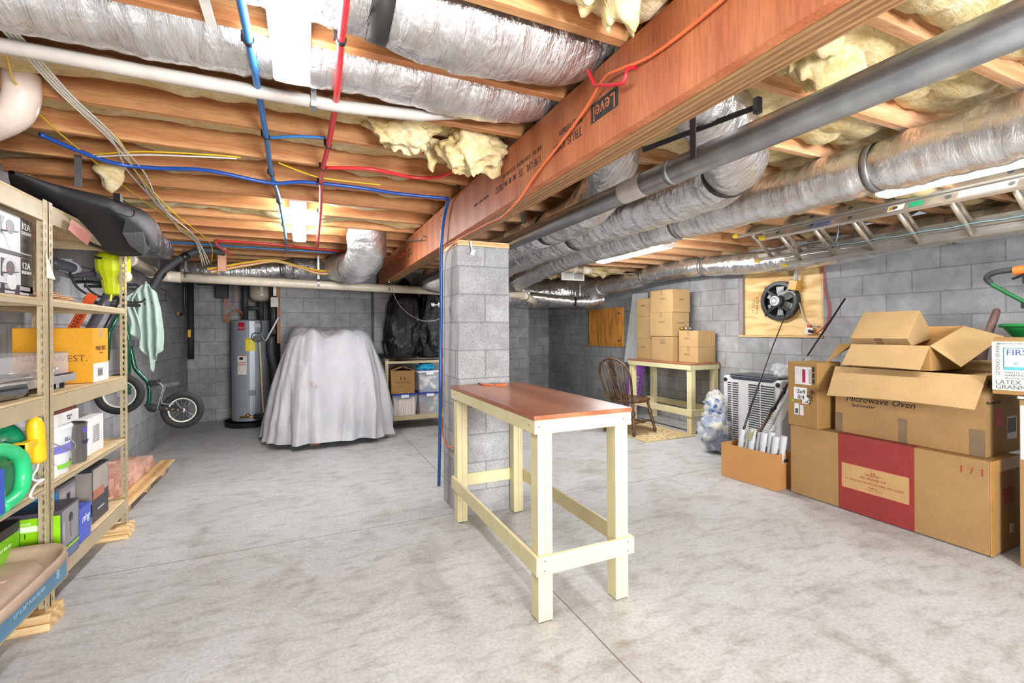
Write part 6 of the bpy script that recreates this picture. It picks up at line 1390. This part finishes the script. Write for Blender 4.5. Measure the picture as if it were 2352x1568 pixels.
obj('brake', G().box(-1.20, -1.13, 4.82, 4.90, .885, .93), M('#1b1b1f', .4), sc_, bev=.006).data
obj('brake_cable', G().tube(cr([(-1.13, 4.83, .91), (-1.10, 4.83, .87), (-1.115, 4.82, .78), (-1.13, 4.82, .71), (-1.14, 4.82, .66)], 6), .003, 6).tube(cr([(-1.12, 4.84, .91), (-1.09, 4.83, .86), (-1.105, 4.83, .79), (-1.10, 4.83, .73), (-1.02, 4.83, .72)], 6), .003, 6), M('#8c8c90', .35), sc_, smooth=True)
obj('valve_stem', G().cyl((-1.04, 4.855, .60), (-1.055, 4.855, .585), .004, 8), BLK, sc_)
obj('handlebar', G().tube(cr([(-1.60+.05, 4.50, 1.715), (-1.45, 4.52, 1.72), (-1.38, 4.6, 1.68), (-1.37, 4.75, 1.60), (-1.375, 4.86, 1.52)], 8), .012, 10).tube(cr([(-1.50, 4.5, 1.60), (-1.42, 4.5, 1.56), (-1.30, 4.6, 1.555), (-1.25, 4.8, 1.56)], 6), .014, 10), M('#1f1f24', .4), sc_, smooth=True)
obj('seat_pad', G().tube(cr([(-1.52, 4.30, 1.745), (-1.45, 4.30, 1.75), (-1.36, 4.30, 1.775), (-1.30, 4.30, 1.80)], 6), [.010, .014, .016, .017, .018, .018, .018, .018, .018, .018, .018, .018, .018, .018, .016, .014, .012, .010, .006][:19], 14), M('#4c4450', .45), sc_, smooth=True, label='curved padded grip')
# leaf blower
LIME = M('#c9d61a', .35, 0, .04)
bl = thing('leaf_blower', 'lime yellow and grey leaf blower hanging behind the far slotted post', 'blower', (-1.24, 4.2, 1.62))
obj('motor_housing', G().lathe([(.02, 1.60), (.05, 1.61), (.062, 1.66), (.07, 1.72), (.098, 1.77), (.10, 1.84), (.095, 1.88), (.06, 1.915), (.02, 1.92)], 14, Matrix.Translation((-1.235, 4.18, 0))), LIME, bl, smooth=False, bev=.006)
obj('side_vent', G().bar((-1.32, 4.11, 1.86), (-1.25, 4.085, 1.845), .004, .016).bar((-1.325, 4.12, 1.79), (-1.31, 4.11, 1.72), .004, .012).bar((-1.29, 4.085, 1.76), (-1.27, 4.085, 1.70), .006, .004), M('#2a2a2a', .5), bl)
obj('round_cap', G().ball((-1.165, 4.15, 1.735), .045, 20, 12), M('#d9d5a8', .35), bl, smooth=True)
obj('handle_arm', G().tube([(-1.17, 4.17, 1.90), (-1.12, 4.12, 1.95), (-1.15, 4.12, 1.84)], .014, 10), LIME, bl, smooth=True)
obj('nozzle', G().tube([(-1.26, 4.19, 1.63), (-1.31, 4.20, 1.50), (-1.38, 4.22, 1.36), (-1.44, 4.24, 1.2)], .03, 14), M('#4a4a54', .3), bl, smooth=True, label='dark grey blower tube')
obj('lime_clip', G().tube([(-1.235, 4.15, 1.62), (-1.245, 4.15, 1.56)], .008, 8), LIME, bl)
t = thing('power_sweeper', 'orange and black power sweeper shaft with lettering behind the yellow carton', 'sweeper', (-1.4, 4.1, 1.4))
MS = Vector((-1.30, 4.10, 1.60)); ME = Vector((-1.47, 4.16, 1.30))
obj('orange_guard', G().bar(MS+Vector((-.025, 0, 0)), ME+Vector((-.01, 0, 0)), .01, .055, (1, 0, .5)), M('#d8511f', .4), t)
dn_ = (MS-ME).normalized()
text(t, 'SWEEP', .045, (MS*.35+ME*.65)+Vector((-.018, -.010, 0)), dn_, Vector((0, 1, 0)).cross(dn_) if False else dn_.cross(Vector((0, 1, 0)))*-1, M('#1a120c', .5))
obj('second_shaft', G().tube([(-1.22, 4.25, 1.56), (-1.31, 4.27, 1.36), (-1.36, 4.28, 1.2)], .016, 10), M('#2f2f38', .35), t, smooth=True)
t = thing('broom_pole', 'dark purple pole standing against the left wall behind the shelving', 'pole', (-1.5, 3.9, 0))
obj('pole_shaft', G().cyl((-1.50, 3.90, 0), (-1.50, 3.92, 1.5), .013, 10), M('#2c2440', .4), t)
# towel
TW = NT('sage_towel'); TW.bump(TW.noise(TW.pos(), 140, 3, .7), .7, .006); TWM = TW.set(TW.ramp(TW.noise(TW.pos(), 7, 3), [(.3, '#a3b8ac'), (.7, '#b9cbc0')]), .95)
tw = thing('towel', 'pale sage green towel hanging in folds from the end of the wall rack', 'towel', (-1.29, 5.2, 1.0))
def lerp(t, K):
    for (a, p), (b, q) in zip(K, K[1:]):
        if t <= b: return p+(q-p)*(t-a)/(b-a)
    return K[-1][1]
def tf(u, v):
    zt = lerp(u, [(0, 1.71), (.25, 1.76), (.5, 1.80), (.75, 1.77), (1, 1.70)]); zb = lerp(u, [(0, 1.25), (.3, 1.12), (.58, .97), (.7, 1.10), (1, 1.17)])
    z = zt+(zb-zt)*v
    xl = lerp(-z, [(-1.80, -1.31), (-1.72, -1.395), (-1.60, -1.375), (-1.45, -1.385), (-1.20, -1.37), (-.97, -1.27)])
    xr = lerp(-z, [(-1.80, -1.29), (-1.72, -1.235), (-1.55, -1.20), (-1.36, -1.18), (-1.17, -1.185), (-.97, -1.245)])
    ph = u*19+.8+.8*math.sin(v*2)
    return Vector((xl+(xr-xl)*u+.006*math.cos(ph), 5.2+.045*math.sin(ph)*(.45+.55*v), z))
o = obj('towel_cloth', G().grid(tf, 60, 60), TWM, tw, smooth=True); s_ = o.modifiers.new('s', 'SOLIDIFY'); s_.thickness = .012
def tf2(u, v): p = tf(.0+u*.5, v*.62); return p+Vector((-.055-.02*math.sin(v*6), -.045, -.06-.03*u))
o = obj('towel_fold', G().grid(tf2, 30, 40), TWM, tw, smooth=True); s_ = o.modifiers.new('s', 'SOLIDIFY'); s_.thickness = .012
# bricks on a low pallet
pl = thing('brick_pallet', 'low wooden pallet by the left wall carrying red bricks', 'pallet', (-1.35, 4.8, 0))
for y in (4.30, 4.80, 5.28): obj('bearer', G().box(-1.55, -1.20, y, y+.09, 0, .085), PINE, pl, bev=.003)
obj('edge_board', G().box(-1.27, -1.15, 4.12, 5.46, .086, .106), PINEY, pl, bev=.002)
for x in (-1.42, -1.56): obj('deck_board', G().box(x, x+.10, 4.12, 5.46, .086, .106), PINEY, pl, bev=.002)
BK = NT('red_brick'); BK.bump(BK.noise(BK.pos(), 60, 4, .7), .6, .006); _oi = BK.n.new('ShaderNodeObjectInfo')
BKM = BK.set(BK.mix(.6, BK.ramp(BK.noise(BK.pos(), 14, 4), [(.3, '#b07a66'), (.7, '#d8a690')]), BK.ramp(_oi.outputs['Random'], [(.1, '#b3806e'), (.9, '#e8c0ae')])), .9)
random.seed(5); first = None; nb = 0
rows = [('bottom', .107, 10), ('second', .166, 9), ('top', .225, 6)]
for rn, z, n_ in rows:
    for k in range(n_):
        for side in (0, 1):
            y = 4.20+k*.114+random.uniform(-.004, .004)+(.04 if rn == 'second' else 0); x = -1.325 if side == 0 else -1.462
            nb += 1
            if first is None:
                g = G().box(-.06, .06, -.05, .05, 0, .057); first = obj('brick', g, BKM, None, bev=.004, local=True); b = first
            else: b = first.copy(); COL.objects.link(b)
            b.location = (x+random.uniform(-.006, .006), y, z); b.rotation_euler = (0, 0, random.uniform(-.04, .04))
            b['label'] = 'red brick, %s layer on the pallet, %s from the camera, %s row' % (rn, ordn(k+1), 'aisle' if side == 0 else 'wall')
            b['category'] = 'brick'; b['group'] = 'red bricks on the low pallet'
